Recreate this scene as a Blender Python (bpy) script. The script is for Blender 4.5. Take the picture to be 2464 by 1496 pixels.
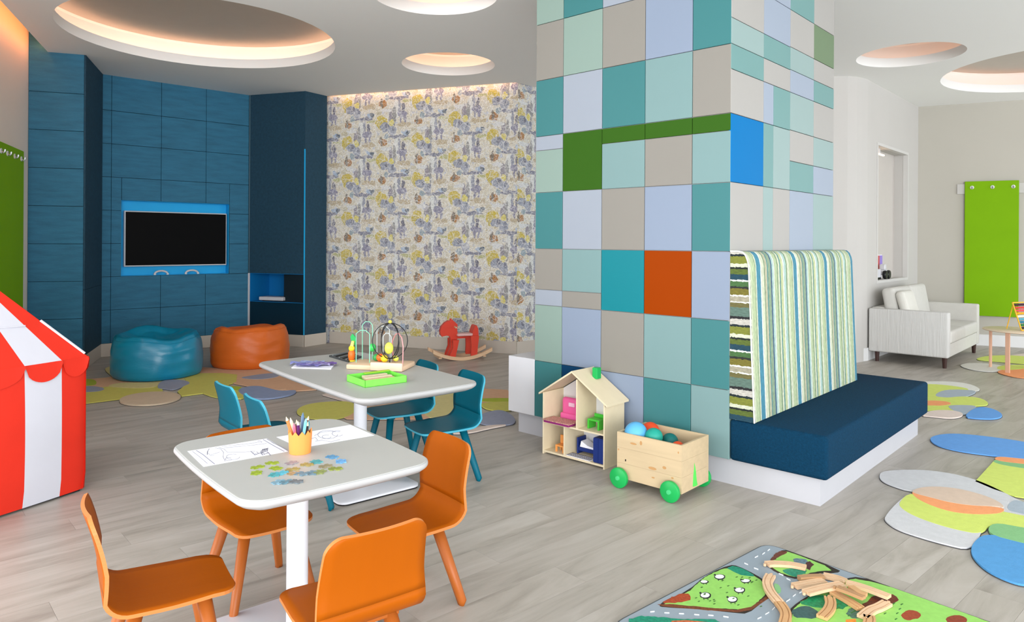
import bpy, bmesh, math, random
from mathutils import Vector, Matrix, geometry
random.seed(7)
PI=math.pi
for o in list(bpy.data.objects): bpy.data.objects.remove(o)
S=bpy.context.scene
col=S.collection
# ---------------------------------------------------------------- camera
F=1720.0; HC=1.4; ROLL=.0058
cam=bpy.data.cameras.new('camera'); cam.sensor_fit='HORIZONTAL'; cam.sensor_width=36
cam.lens=36*F/2464; cam.shift_y=(581-748)/2464; cam.clip_start=.05; cam.clip_end=100
co=bpy.data.objects.new('camera',cam); col.objects.link(co)
R_=Vector((math.cos(ROLL),0,math.sin(ROLL))); U_=Vector((-math.sin(ROLL),0,math.cos(ROLL))); Fw=Vector((0,1,0))
co.matrix_world=Matrix(((R_.x,U_.x,0,0),(0,0,-1,0),(R_.z,U_.z,0,HC),(0,0,0,1)))
S.camera=co
# ---------------------------------------------------------------- world, light, exposure
WS,WR,WB,WL_,EXP=2.3,10,750,230,0.38
w=bpy.data.worlds.new('daylight'); S.world=w; w.use_nodes=True
bg=w.node_tree.nodes['Background']; bg.inputs[0].default_value=(.90,.95,1,1); bg.inputs[1].default_value=WS
def area(name,loc,target,sx,sy,power,color):
    l=bpy.data.lights.new(name,'AREA'); l.shape='RECTANGLE'; l.size=sx; l.size_y=sy; l.energy=power; l.color=color
    o=bpy.data.objects.new(name,l); col.objects.link(o); o.location=loc
    o.rotation_euler=(Vector(target)-Vector(loc)).to_track_quat('-Z','Y').to_euler(); return o
area('window_daylight_right',(8.6,1.5,1.9),(2.5,7,1.4),6,2.8,WR,(.95,.98,1))
area('window_daylight_rear',(1.5,-7.5,1.9),(-2.8,8,1.9),9.0,3.2,WB,(1,1,1))
area('fill_light_left',(-7.6,-.5,1.7),(-1.2,7.5,1.6),7.0,3.0,WL_,(1,.99,.98))  # added fill lamp that brightens the left side; no window is known there
S.view_settings.view_transform='Standard'; S.view_settings.look='None'; S.view_settings.gamma=1
S.view_settings.use_curve_mapping=False; S.view_settings.exposure=EXP

# ---------------------------------------------------------------- helpers
def at(px,py,z=0.0):
    d=(px-1232)/F*R_-(py-581)/F*U_+Fw
    return Vector((0,0,HC))+d*((z-HC)/d.z)
def on(p0,d,px):                      # distance along a plan line where the column px meets it
    a=(px-1232)/F
    return (a*p0[1]-p0[0])/(d[0]-a*d[1])
def lin(c):
    return tuple(((v/255)/12.92 if v/255<=.04045 else ((v/255+.055)/1.055)**2.4) for v in c)+(1,)
def mat(name,c,rough=.6,metal=0,emit=0,var=0,scale=8,bump=0,bscale=60,stretch=None,spec=.35,sheen=0,alpha=1,trans=0):
    m=bpy.data.materials.new(name); m.use_nodes=True; nt=m.node_tree; N=nt.nodes; L=nt.links
    b=N['Principled BSDF']; c=lin(c); b.inputs['Base Color'].default_value=c
    b.inputs['Roughness'].default_value=rough; b.inputs['Metallic'].default_value=metal
    b.inputs['Specular IOR Level'].default_value=spec
    if sheen: b.inputs['Sheen Weight'].default_value=sheen
    if trans: b.inputs['Transmission Weight'].default_value=trans
    if emit:
        b.inputs['Emission Color'].default_value=c; b.inputs['Emission Strength'].default_value=emit
    tc=N.new('ShaderNodeTexCoord'); mp=N.new('ShaderNodeMapping'); L.new(tc.outputs['Object'],mp.inputs[0])
    if stretch: mp.inputs['Scale'].default_value=stretch
    n=N.new('ShaderNodeTexNoise'); n.inputs['Scale'].default_value=scale; n.inputs['Detail'].default_value=5
    L.new(mp.outputs[0],n.inputs['Vector'])
    v=var or .02
    r=N.new('ShaderNodeMapRange'); r.inputs['From Min'].default_value=.25; r.inputs['From Max'].default_value=.75
    r.inputs['To Min'].default_value=1-v; r.inputs['To Max'].default_value=1+v*.6
    L.new(n.outputs['Fac'],r.inputs[0])
    h=N.new('ShaderNodeHueSaturation'); h.inputs['Color'].default_value=c; L.new(r.outputs[0],h.inputs['Value'])
    L.new(h.outputs[0],b.inputs['Base Color'])
    if bump:
        n2=N.new('ShaderNodeTexNoise'); n2.inputs['Scale'].default_value=bscale; n2.inputs['Detail'].default_value=6
        L.new(mp.outputs[0],n2.inputs['Vector'])
        bp=N.new('ShaderNodeBump'); bp.inputs['Strength'].default_value=bump; bp.inputs['Distance'].default_value=.01
        L.new(n2.outputs['Fac'],bp.inputs['Height']); L.new(bp.outputs[0],b.inputs['Normal'])
    return m
def obj(name,me,m=None,parent=None,loc=(0,0,0),rz=0,smooth=False):
    if isinstance(me,bmesh.types.BMesh):
        bm=me; bmesh.ops.recalc_face_normals(bm,faces=bm.faces); me=bpy.data.meshes.new(name); bm.to_mesh(me); bm.free()
    o=bpy.data.objects.new(name,me); col.objects.link(o)
    if m and not me.materials: me.materials.append(m)
    if smooth:
        for p in me.polygons: p.use_smooth=True
        if smooth!='all':
            try: me.set_sharp_from_angle(angle=math.radians(40))
            except Exception: pass
    o.location=loc; o.rotation_euler=(0,0,rz)
    if parent: o.parent=parent
    return o
def tag(o,label=None,cat=None,group=None,kind=None):
    if label: o['label']=label
    if cat: o['category']=cat
    if group: o['group']=group
    if kind: o['kind']=kind
    return o
def thing(name,label,cat,loc=(0,0,0),rz=0,group=None):
    o=bpy.data.objects.new(name,None); col.objects.link(o); o.location=loc; o.rotation_euler=(0,0,rz); o.empty_display_size=.05
    return tag(o,label,cat,group)
def single(name,bm,m,label,cat,loc=(0,0,0),rz=0,group=None,smooth=False):
    return tag(obj(name,bm,m,None,loc,rz,smooth),label,cat,group)
def struct(name,bm,m,loc=(0,0,0),rz=0,smooth=False):
    return tag(obj(name,bm,m,None,loc,rz,smooth),kind='structure')
def B(): return bmesh.new()
def box(bm,x0,x1,y0,y1,z0,z1,bev=0,seg=2):
    g=bmesh.ops.create_cube(bm,size=1)['verts']
    for v in g: v.co=Vector((x0+(v.co.x+.5)*(x1-x0),y0+(v.co.y+.5)*(y1-y0),z0+(v.co.z+.5)*(z1-z0)))
    if bev:
        es=list({e for v in g for e in v.link_edges})
        bmesh.ops.bevel(bm,geom=es,offset=bev,segments=seg,profile=.5,affect='EDGES',clamp_overlap=True)
    return bm
def bx(*a,**k): return box(B(),*a,**k)
def prism(bm,poly,z0,z1):
    a=[bm.verts.new((p[0],p[1],z0)) for p in poly]; b=[bm.verts.new((p[0],p[1],z1)) for p in poly]
    n=len(poly); bm.faces.new(a[::-1]); bm.faces.new(b)
    for i in range(n): bm.faces.new((a[i],a[(i+1)%n],b[(i+1)%n],b[i]))
    return bm
def xprism(bm,poly,y0,y1):            # polygon in x-z, extruded along y
    a=[bm.verts.new((p[0],y0,p[1])) for p in poly]; b=[bm.verts.new((p[0],y1,p[1])) for p in poly]
    n=len(poly); bm.faces.new(a[::-1]); bm.faces.new(b)
    for i in range(n): bm.faces.new((a[i],a[(i+1)%n],b[(i+1)%n],b[i]))
    return bm
def lathe(bm,prof,seg=32,c=(0,0),fn=None):
    rings=[]
    for r,z in prof:
        if r<1e-6: rings.append([bm.verts.new((c[0],c[1],z))]); continue
        ring=[]
        for i in range(seg):
            a=2*PI*i/seg; rr,zz=(fn(a,r,z) if fn else (r,z)); ring.append(bm.verts.new((c[0]+rr*math.cos(a),c[1]+rr*math.sin(a),zz)))
        rings.append(ring)
    for A,C in zip(rings,rings[1:]):
        for i in range(seg):
            j=(i+1)%seg
            if len(A)==1 and len(C)==1: continue
            if len(A)==1: bm.faces.new((A[0],C[i],C[j]))
            elif len(C)==1: bm.faces.new((A[i],A[j],C[0]))
            else: bm.faces.new((A[i],A[j],C[j],C[i]))
    return bm
def tube(bm,pts,r,seg=8,r2=None,closed=False):
    pts=[Vector(p) for p in pts]; n=len(pts); rings=[]
    for i,p in enumerate(pts):
        if closed: t=(pts[(i+1)%n]-pts[i-1]).normalized()
        else: t=(pts[min(i+1,n-1)]-pts[max(i-1,0)]).normalized()
        a=Vector((0,0,1)) if abs(t.z)<.9 else Vector((1,0,0))
        u=t.cross(a).normalized(); v=t.cross(u)
        rr=r if r2 is None else r+(r2-r)*i/(n-1)
        rings.append([bm.verts.new(p+rr*(math.cos(2*PI*k/seg)*u+math.sin(2*PI*k/seg)*v)) for k in range(seg)])
    for i in range(n if closed else n-1):
        A,C=rings[i],rings[(i+1)%n]
        # align rings to avoid twisting
        best=min(range(seg),key=lambda s:(A[0].co-C[s].co).length); C=C[best:]+C[:best]
        if not closed or i<n-1: rings[(i+1)%n]=C
        for k in range(seg): bm.faces.new((A[k],A[(k+1)%seg],C[(k+1)%seg],C[k]))
    if not closed: bm.faces.new(rings[0]); bm.faces.new(rings[-1][::-1])
    return bm
def rrect(w,h,r,n=8,bow=0):
    o=[]
    for k,(sx,sy) in enumerate([(1,1),(-1,1),(-1,-1),(1,-1)]):
        for i in range(n+1):
            a=(k+i/n)*PI/2; o.append([sx*(w/2-r)+r*math.cos(a),sy*(h/2-r)+r*math.sin(a)])
    if bow:
        q=[]
        m=len(o)
        for i in range(m):
            p=o[i]; p2=o[(i+1)%m]; q.append(p)
            if math.hypot(p2[0]-p[0],p2[1]-p[1])>r*.9:
                for j in range(1,8): q.append([p[0]+(p2[0]-p[0])*j/8,p[1]+(p2[1]-p[1])*j/8])
        for p in q:
            fx=1-(2*p[1]/h)**2; fy=1-(2*p[0]/w)**2
            p[0]+=bow*fx*(2*p[0]/w); p[1]+=bow*fy*(2*p[1]/h)
        o=q
    return o
def offs(poly,d):
    c=Vector((sum(p[0] for p in poly)/len(poly),sum(p[1] for p in poly)/len(poly)))
    out=[]; n=len(poly)
    for i in range(n):
        a=Vector(poly[i-1]); b=Vector(poly[(i+1)%n]); t=(b-a).normalized(); nn=Vector((t.y,-t.x))
        out.append((poly[i][0]+nn.x*d,poly[i][1]+nn.y*d))
    return out
def loft(bm,layers):                  # list of (poly,z)
    rings=[[bm.verts.new((p[0],p[1],z)) for p in poly] for poly,z in layers]
    n=len(rings[0])
    for A,C in zip(rings,rings[1:]):
        for i in range(n): bm.faces.new((A[i],A[(i+1)%n],C[(i+1)%n],C[i]))
    bm.faces.new(rings[0][::-1]); bm.faces.new(rings[-1])
    return bm
def extend(bm,M):
    bmesh.ops.transform(bm,matrix=M,verts=bm.verts); return bm

# ---------------------------------------------------------------- materials
M_wall=mat('warm_white_wall_paint',(223,215,205),.85,var=.02,scale=2)
M_wallr=mat('white_wall_paint',(194,191,187),.85,var=.015,scale=2)
M_ceil=mat('white_ceiling_paint',(242,242,240),.9,var=.01,scale=1)
M_base=mat('beige_baseboard_paint',(205,196,184),.6)
M_baser=mat('white_baseboard_paint',(222,222,222),.6)
M_white=mat('white_lacquer',(210,210,214),.35)
M_plinth=mat('pale_grey_plinth',(183,183,188),.5)
M_tabtop=mat('table_top_laminate',(178,178,174),.42,spec=.3)
M_tabedge=mat('white_table_metal',(228,229,235),.35)
M_tabrim=mat('white_table_rim',(176,176,176),.4,spec=.3)
M_black=mat('black_plastic',(20,20,22),.4)
M_blue=mat('dark_blue_wallcovering',(48,110,140),.75,var=.22,scale=14,bump=.6,bscale=90,stretch=(.25,1,1.6))
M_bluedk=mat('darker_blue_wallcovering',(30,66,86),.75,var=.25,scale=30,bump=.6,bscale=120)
M_cyan=mat('bright_blue_lining',(24,168,228),.6)
M_cyan2=mat('mid_blue_lining',(0,112,178),.6)
M_navygl=mat('dark_navy_gloss',(16,44,60),.25)
M_screen=mat('black_screen_glass',(2,2,3),.5,spec=.08)
M_orange=mat('orange_stained_plywood',(164,80,0),.5,spec=.12,var=.10,scale=6,stretch=(1,.12,.12),bump=.05,bscale=40)
M_orleg=mat('orange_stained_leg',(166,88,30),.38,spec=.3,var=.12,scale=8,stretch=(1,1,.15))
M_edge=mat('plywood_edge',(197,122,63),.5,var=.1,scale=60,stretch=(.1,.1,3))
M_teal=mat('teal_painted_plywood',(0,96,116),.45,spec=.2,var=.06,scale=6,stretch=(1,.2,.2))
M_tealedge=mat('teal_edge',(70,166,190),.45)
M_pine=mat('pale_pine',(198,176,141),.55,var=.10,scale=5,stretch=(.5,4,6))
M_pinel=mat('pale_plywood',(221,206,175),.55,var=.05,scale=5,stretch=(1,3,3))
M_beech=mat('beech_wood',(222,186,150),.5,var=.10,scale=8,stretch=(1,4,4))
M_green=mat('green_plastic',(24,164,80),.35)
M_lime=mat('lime_green_panel',(118,168,2),.6,spec=.1,var=.04,scale=3)
M_red=mat('red_painted_wood',(214,66,46),.45)
M_tred=mat('red_tent_fabric',(216,42,20),.7,var=.06,scale=5,bump=.15,bscale=14)
M_twhite=mat('white_tent_fabric',(201,201,210),.7,var=.03,scale=4,bump=.12,bscale=12)
M_velvet=mat('dark_blue_velvet',(8,52,78),.85,spec=.1,var=.28,scale=90,bump=.5,bscale=160)
M_sofa=mat('light_grey_sofa_fabric',(204,202,196),.9,var=.03,scale=20,bump=.2,bscale=200)
M_sofarib=mat('ribbed_grey_sofa_fabric',(204,203,200),.9,var=.05,scale=10,stretch=(1,9,.6),bump=.6,bscale=5)
M_dark=mat('dark_brown_leg',(62,40,36),.4)
M_steel=mat('brushed_steel',(205,205,205),.3,metal=.9)
M_paper=mat('white_paper',(238,238,248),.7)
M_ink=mat('grey_ink',(110,112,128),.8)
M_cup=mat('orange_card_cup',(246,146,70),.6)
M_bbteal=mat('teal_leatherette',(6,132,168),.30,spec=.6,var=.06,scale=4,bump=.35,bscale=7,stretch=(1,1,2.5))
M_bborange=mat('orange_leatherette',(204,98,30),.40,var=.06,scale=4,bump=.35,bscale=7,stretch=(1,1,2.5))
def glow(name,c,s):
    m=bpy.data.materials.new(name); m.use_nodes=True; b=m.node_tree.nodes['Principled BSDF']
    b.inputs['Base Color'].default_value=lin(c); b.inputs['Emission Color'].default_value=lin(c); b.inputs['Emission Strength'].default_value=s
    return m
M_led=glow('warm_led_strip',(255,203,168),4.6)
M_ledo=glow('orange_led_strip',(255,158,90),9)

def floor_mat(name,island):
    m=bpy.data.materials.new(name); m.use_nodes=True; nt=m.node_tree; N=nt.nodes; L=nt.links; b=N['Principled BSDF']
    tc=N.new('ShaderNodeTexCoord'); geo=N.new('ShaderNodeNewGeometry'); oi=N.new('ShaderNodeObjectInfo')
    rnd=geo.outputs['Random Per Island'] if island else oi.outputs['Random']
    # world position rotated along the planks
    mp=N.new('ShaderNodeMapping'); mp.vector_type='POINT'; mp.inputs['Rotation'].default_value=(0,0,-PLK)
    L.new(geo.outputs['Position'],mp.inputs[0])
    off=N.new('ShaderNodeCombineXYZ'); mul=N.new('ShaderNodeMath'); mul.operation='MULTIPLY'; mul.inputs[1].default_value=37; L.new(rnd,mul.inputs[0])
    L.new(mul.outputs[0],off.inputs[0]); L.new(mul.outputs[0],off.inputs[2])
    ad=N.new('ShaderNodeVectorMath'); ad.operation='ADD'; L.new(mp.outputs[0],ad.inputs[0]); L.new(off.outputs[0],ad.inputs[1])
    sc=N.new('ShaderNodeVectorMath'); sc.operation='MULTIPLY'; sc.inputs[1].default_value=(1.3,9,1); L.new(ad.outputs[0],sc.inputs[0])
    n=N.new('ShaderNodeTexNoise'); n.inputs['Scale'].default_value=1.0; n.inputs['Detail'].default_value=6; n.inputs['Roughness'].default_value=.62; n.inputs['Distortion'].default_value=.8
    L.new(sc.outputs[0],n.inputs['Vector'])
    rp=N.new('ShaderNodeValToRGB'); e=rp.color_ramp.elements
    e[0].position=.26; e[0].color=lin((142,135,125)); e[1].position=.75; e[1].color=lin((188,182,174))
    x=e.new(.45); x.color=lin((168,161,151)); x=e.new(.58); x.color=lin((178,171,162))
    L.new(n.outputs['Fac'],rp.inputs[0])
    r=N.new('ShaderNodeMapRange'); r.inputs['To Min'].default_value=.955; r.inputs['To Max'].default_value=1.03; L.new(rnd,r.inputs[0])
    h=N.new('ShaderNodeHueSaturation'); L.new(rp.outputs[0],h.inputs['Color']); L.new(r.outputs[0],h.inputs['Value']); L.new(h.outputs[0],b.inputs['Base Color'])
    b.inputs['Roughness'].default_value=.42
    return m
PLK=math.radians(42)

# ---------------------------------------------------------------- room plan
ZC=3.36
P=dict(lw=(-5.046,7.443),a=(-4.882,7.5),b=(-4.564,7.61),c=(-4.886,8.486),d=(-3.568,9.678),e=(-2.724,9.388),f=(-2.522,9.704),
       g=(.03,8.801),h=(.295,9.079),i=(3.763,8.376),j=(3.922,8.372))
def unit(p,q):
    v=Vector((q[0]-p[0],q[1]-p[1])); l=v.length; v/=l; return v,l
ldir=Vector((.371,-.9287))
LW0=Vector(P['lw']); LW1=LW0+ldir*3.4
# floor base and planks
struct('floor',bx(-7.2,9.6,-1.8,11.4,-.06,-.004),mat('floor_underlay',(120,114,106),.8))
floor_o=bpy.data.objects['floor']
M_fl=floor_mat('grey_oak_plank',False); M_fl2=floor_mat('grey_oak_planks_far',True)
PW,PL=.18,1.22
cs,sn=math.cos(PLK),math.sin(PLK)
pl=[]
for r in range(-60,70):
    offx=(r*0.437)%1*PL
    for k in range(-10,12):
        x0=k*PL+offx; y0=r*PW
        cx,cy=(x0+PL/2)*cs-(y0+PW/2)*sn,(x0+PL/2)*sn+(y0+PW/2)*cs
        if -6.9<cx<9.2 and -1.6<cy<11.2: pl.append((cx,cy))
def infr(p):
    if p[1]<1.3: return 9e9
    px=1232+F*p[0]/p[1]
    return p[1] if -150<px<2620 else 9e9
pl.sort(key=infr)
pm=bpy.data.meshes.new('plank'); b=bx(-PL/2+.0004,PL/2-.0004,-PW/2+.0004,PW/2-.0004,-.004,0); b.to_mesh(pm); b.free(); pm.materials.append(M_fl)
for p in pl[:290]:
    o=bpy.data.objects.new('plank',pm); col.objects.link(o); o.location=(p[0],p[1],0); o.rotation_euler=(0,0,PLK); o.parent=floor_o
b=B()
for p in pl[290:]:
    t=bx(-PL/2+.0004,PL/2-.0004,-PW/2+.0004,PW/2-.0004,-.004,0); t.transform(Matrix.Translation((p[0],p[1],0))@Matrix.Rotation(PLK,4,'Z'))
    tm=bpy.data.meshes.new('t'); t.to_mesh(tm); t.free(); b.from_mesh(tm); bpy.data.meshes.remove(tm)
tag(obj('far_planks',b,M_fl2,floor_o),kind='stuff')

# walls as slabs: p->q with the room on the camera's side
def slab(name,p,q,z0,z1,m,th=.12,kind=True,parent=None):
    d,l=unit(p,q); n=Vector((-d.y,d.x))
    if n.dot(Vector(((p[0]+q[0])/2,(p[1]+q[1])/2)))<0: n=-n
    s=1 if n.dot(Vector((-d.y,d.x)))>0 else -1
    bm=bx(0,l,0,s*th,z0,z1)
    o=obj(name,bm,m,parent,(p[0],p[1],0),math.atan2(d.y,d.x))
    if kind: tag(o,kind='structure')
    return o
ZT=3.66
slab('wall_left',LW0-ldir*.12,LW1,0,ZT,M_wall)
# ceiling with round openings
holes=[(-2.994,6.922,1.235),(-.717,7.941,.515),(-.627,5.690,.505),(4.128,7.439,.505),(6.246,7.952,1.282)]
edge=[P['a'],P['b'],P['c'],P['d'],P['e'],P['f'],P['g'],P['h'],P['i'],P['j'],(4.05,8.40),(4.15,8.47),(4.25,8.55),(5.803,10.226),(9.3,8.53),(9.3,-1.5),(-5.2,-1.5)]
ca=Vector(P['a']); cb=ca+(Vector((-4.23,5.90))-ca).normalized()*3.7
edge=[(cb.x,cb.y)]+edge
polys=[[Vector((p[0],p[1],0)) for p in edge]]+[[Vector((x+r*math.cos(2*PI*i/56),y+r*math.sin(2*PI*i/56),0)) for i in range(56)] for x,y,r in holes]
tri=geometry.tessellate_polygon(polys); flat=[v for pp in polys for v in pp]
b=B()
vb=[b.verts.new((v.x,v.y,ZC)) for v in flat]
for t in tri:
    try: b.faces.new([vb[i] for i in t])
    except ValueError: pass
ceil=struct('ceiling',b,M_ceil)
# raised lip along the ceiling's open edges and the slab above the coves
def lip(name,p,q,th=.05,h=.11):
    d,l=unit(p,q); n=Vector((-d.y,d.x)); c=Vector((0,5)); 
    if n.dot(c-Vector(p))<0: n=-n
    s=1 if n.dot(Vector((-d.y,d.x)))>0 else -1
    return obj(name,bx(0,l,min(0,s*th),max(0,s*th),ZC+.002,ZC+h),M_ceil,ceil,(p[0],p[1],0),math.atan2(d.y,d.x))
lip('edge_lip',(cb.x,cb.y),P['a']); lip('edge_lip',P['f'],P['g'])
struct('trim_2',prism(B(),[(-5.6,-1.6),(9.4,-1.6),(9.4,11.4),(-7.2,11.4),(-7.2,7)],ZT,ZT+.05),M_ceil)
# cove light wells
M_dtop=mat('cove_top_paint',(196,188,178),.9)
M_led2=glow('dim_warm_led_strip',(255,200,168),2.0)
def well(x,y,r,label):
    t=thing('cove_ceiling_light',label,'ceiling light',(x,y,ZC),0,None)
    h=.10; ro=r+.20
    obj('lip_ring',lathe(B(),[(r,0.0),(r,h),(r+.03,h),(r+.03,.004),(r+.001,0.0)],72),M_ceil,t,smooth=True)
    obj('cove_dome',lathe(B(),[(r+.03,.02),(ro,.02),(ro,.27),(ro-.03,.285)],72),M_ceil,t,smooth=True)
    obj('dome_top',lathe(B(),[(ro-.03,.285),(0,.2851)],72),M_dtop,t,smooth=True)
    obj('light_strip',lathe(B(),[(r+.034,.05),(r+.05,.05),(r+.05,.085),(r+.034,.085)],72),M_led if x<3 else M_led2,t)
    return t
names=['large round recessed ceiling cove glowing above the beanbags','small round recessed cove light in front of the patterned wallpaper',
 'small round recessed cove light cut by the top edge of the picture','small round recessed cove light right of the tiled pillar',
 'large round recessed ceiling cove above the round side table']
for (x,y,r),n in zip(holes,names): well(x,y,r,n)
# led strips in the wall slots
d,l=unit((cb.x,cb.y),P['a'])
off=Vector((-ldir.y,ldir.x)); 
def strip(name,p,q,out,z,m,label):
    d,l=unit(p,q); o=single(name,bx(0,l,-.008,.008,-.015,.015),m,label,'light strip',(p[0]+out[0],p[1]+out[1],z),math.atan2(d.y,d.x)); return o
strip('slot_light_strip',(cb.x,cb.y),P['a'],(-.03,-.012),ZC+.08,M_ledo,'orange light strip hidden in the ceiling slot along the left wall')
strip('slot_light_strip',P['f'],P['g'],(.012,.03),ZC+.08,M_led,'warm light strip hidden in the ceiling slot above the wallpaper')

# blue wall with cloth panels ---------------------------------------
Z0=.155
def seg_frame(p,q):
    d,l=unit(p,q); return d,l,math.atan2(d.y,d.x)
def panel_wall(name,p,q,m,xs,zs,skip=(),back=True,th=.5,holes=()):
    d,l,a=seg_frame(p,q)
    root=struct(name,B(),m,(p[0],p[1],0),a) if False else None
    bm=B()
    # backing with optional rectangular hole
    if holes:
        hx0,hx1,hz0,hz1=holes
        box(bm,0,hx0,.016,th,0,ZT); box(bm,hx1,l+(.06 if name=='wall_3' else 0),.016,th,0,ZT); box(bm,hx0,hx1,.016,th,0,hz0); box(bm,hx0,hx1,.016,th,hz1,ZT)
    else: box(bm,0,l,.016,th,0,ZT)
    root=struct(name,bm,mat(name+'_backing',(14,34,44),.8),(p[0],p[1],0),a)
    g=.0022
    for i in range(len(xs)-1):
        for k in range(len(zs)-1):
            x0,x1,z0,z1=xs[i],xs[i+1],zs[k],zs[k+1]
            rects=[(x0,x1,z0,z1)]
            if holes:
                hx0,hx1,hz0,hz1=holes; new=[]
                if x1>hx0+.001 and x0<hx1-.001 and z1>hz0+.001 and z0<hz1-.001:
                    if x0<hx0: new.append((x0,hx0,z0,z1))
                    if x1>hx1: new.append((hx1,x1,z0,z1))
                    a0,a1=max(x0,hx0),min(x1,hx1)
                    if z1>hz1: new.append((a0,a1,hz1,z1))
                    if z0<hz0: new.append((a0,a1,z0,hz0))
                    rects=new
            for (a0,a1,c0,c1) in rects:
                if a1-a0>.02 and c1-c0>.02:
                    obj('panel',bx(a0+g,a1-g,0,.018,c0+g,c1-g,bev=.002,seg=1),m,root)
    return root,d,l,a
zs=[Z0]+[Z0+.398*k for k in range(1,9)]; zs[-1]=ZT
# left pier
r1,d1,l1,a1=panel_wall('wall_1',P['lw'],P['b'],M_blue,[0,unit(P['lw'],P['b'])[1]],zs,th=.4)
p,q=P['b'],P['c']; d,l,a=seg_frame(p,q)
struct('wall_2',bx(.04,l,.001,.09,0,ZT),mat('side_backing',(14,34,44),.8),(p[0],p[1],0),a)
for k in range(2):
    z0,z1=[(Z0,.86),(.86,ZC)][k]
    obj('panel',bx(.0,l,-.016,.0,z0+.002,z1-.002),M_bluedk,bpy.data.objects['wall_2'])
# main face with screen recess
p,q=P['c'],P['d']; d,l,a=seg_frame(p,q)
hx=(on(p,d,292),on(p,d,552)); H1=(hx[0],hx[1],.953,1.875)
xs=[0,on(p,d,267),on(p,d,387),on(p,d,495),l]
r3,d3,l3,a3=panel_wall('wall_3',p,q,M_blue,xs,zs,holes=H1,th=.4)
NB=obj('recess_lining',B(),M_cyan,r3)
bm=B(); box(bm,hx[0],hx[1],.12,.14,H1[2],H1[3]); box(bm,hx[0]-.001,hx[0]+.004,.018,.12,H1[2],H1[3]); box(bm,hx[1]-.004,hx[1]+.001,.018,.12,H1[2],H1[3]); box(bm,hx[0],hx[1],.018,.12,H1[2]-.001,H1[2]+.004); box(bm,hx[0],hx[1],.018,.12,H1[3]-.004,H1[3]+.001)
bm.to_mesh(NB.data); bm.free()
# television
tx0,tx1=on(p,d,297)+.02,on(p,d,543)+.03
tv=thing('television','flat black television in a pale frame set in the blue recess','television',(p[0],p[1],0),a)
box_=bx(tx0,tx1,.045,.10,1.065,1.750,bev=.006); obj('frame',box_,mat('silver_tv_frame',(190,195,200),.4),tv)
obj('screen',bx(tx0+.014,tx1-.014,.040,.05,1.081,1.736),M_screen,tv)
obj('wall_mount',bx((tx0+tx1)/2-.15,(tx0+tx1)/2+.15,.10,.121,1.3,1.5),M_black,tv)
for k,pxx in enumerate((390,464)):
    cx=on(p,d,pxx)
    t=thing('game_controller','small white curved handset under the television, '+('on the left' if k==0 else 'on the right'),'controller',(p[0]+d.x*cx-d.y*.03,p[1]+d.y*cx+d.x*.03,.957),a)
    pts=[(.075*math.cos(u),0,.012+.038*math.sin(u)) for u in [PI*i/12 for i in range(13)]]
    obj('body',tube(B(),pts,.012,8),M_white,t,smooth=True)
    for s in (-1,1): obj('grip',bx(s*.075-.014,s*.075+.014,-.016,.016,0,.02,bev=.006),M_white,t)
# right pier with shelf recess
p,q=P['d'],P['e']; d,l,a=seg_frame(p,q)
H2=(.03,l-.004,.575,.953)
r4,d4,l4,a4=panel_wall('wall_4',p,q,M_bluedk,[0.02,l],[.953,ZC+.02],holes=H2,th=.45)
bm=B(); box(bm,H2[0],H2[1],.40,.42,H2[2],H2[3]); box(bm,H2[0]-.002,H2[0]+.004,.0,.4,H2[2],H2[3]); box(bm,H2[1]-.004,H2[1]+.002,.0,.4,H2[2],H2[3]); box(bm,H2[0],H2[1],0,.4,H2[2]-.004,H2[2]+.002); box(bm,H2[0],H2[1],0,.4,H2[3]-.004,H2[3]+.002)
obj('recess_lining',bm,M_cyan2,r4)
obj('lower_panel',bx(.03,l,0,.018,Z0,.57),M_navygl,r4)
obj('white_edge_strip',bx(-.002,.024,-.004,.018,Z0,.953),M_white,r4)
obj('thin_edge_strip',bx(.006,.014,-.003,.018,.953,ZC),mat('pale_blue_strip',(86,118,134),.6),r4)
obj('blue_corner_strip',bx(l-.012,l+.002,-.003,.018,Z0,2.6),M_cyan,r4)
t=thing('game_console','white flat box on the blue shelf recess','console',(p[0]+d.x*.34-d.y*.12,p[1]+d.y*.34+d.x*.12,.578),a)
obj('body',bx(-.19,.19,-.09,.09,.012,.06,bev=.008),M_white,t); obj('foot',bx(-.15,.19,-.07,.07,0,.012),M_black,t)
p,q=P['e'],P['f']; d,l,a=seg_frame(p,q)
w5=struct('wall_5',bx(0,l,-.018 if 0 else .018,.4,0,ZT),mat('pier_backing',(14,34,44),.8),(p[0],p[1],0),a)
obj('panel',bx(0,l,0,.018,Z0,ZC),M_bluedk,w5)
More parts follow.
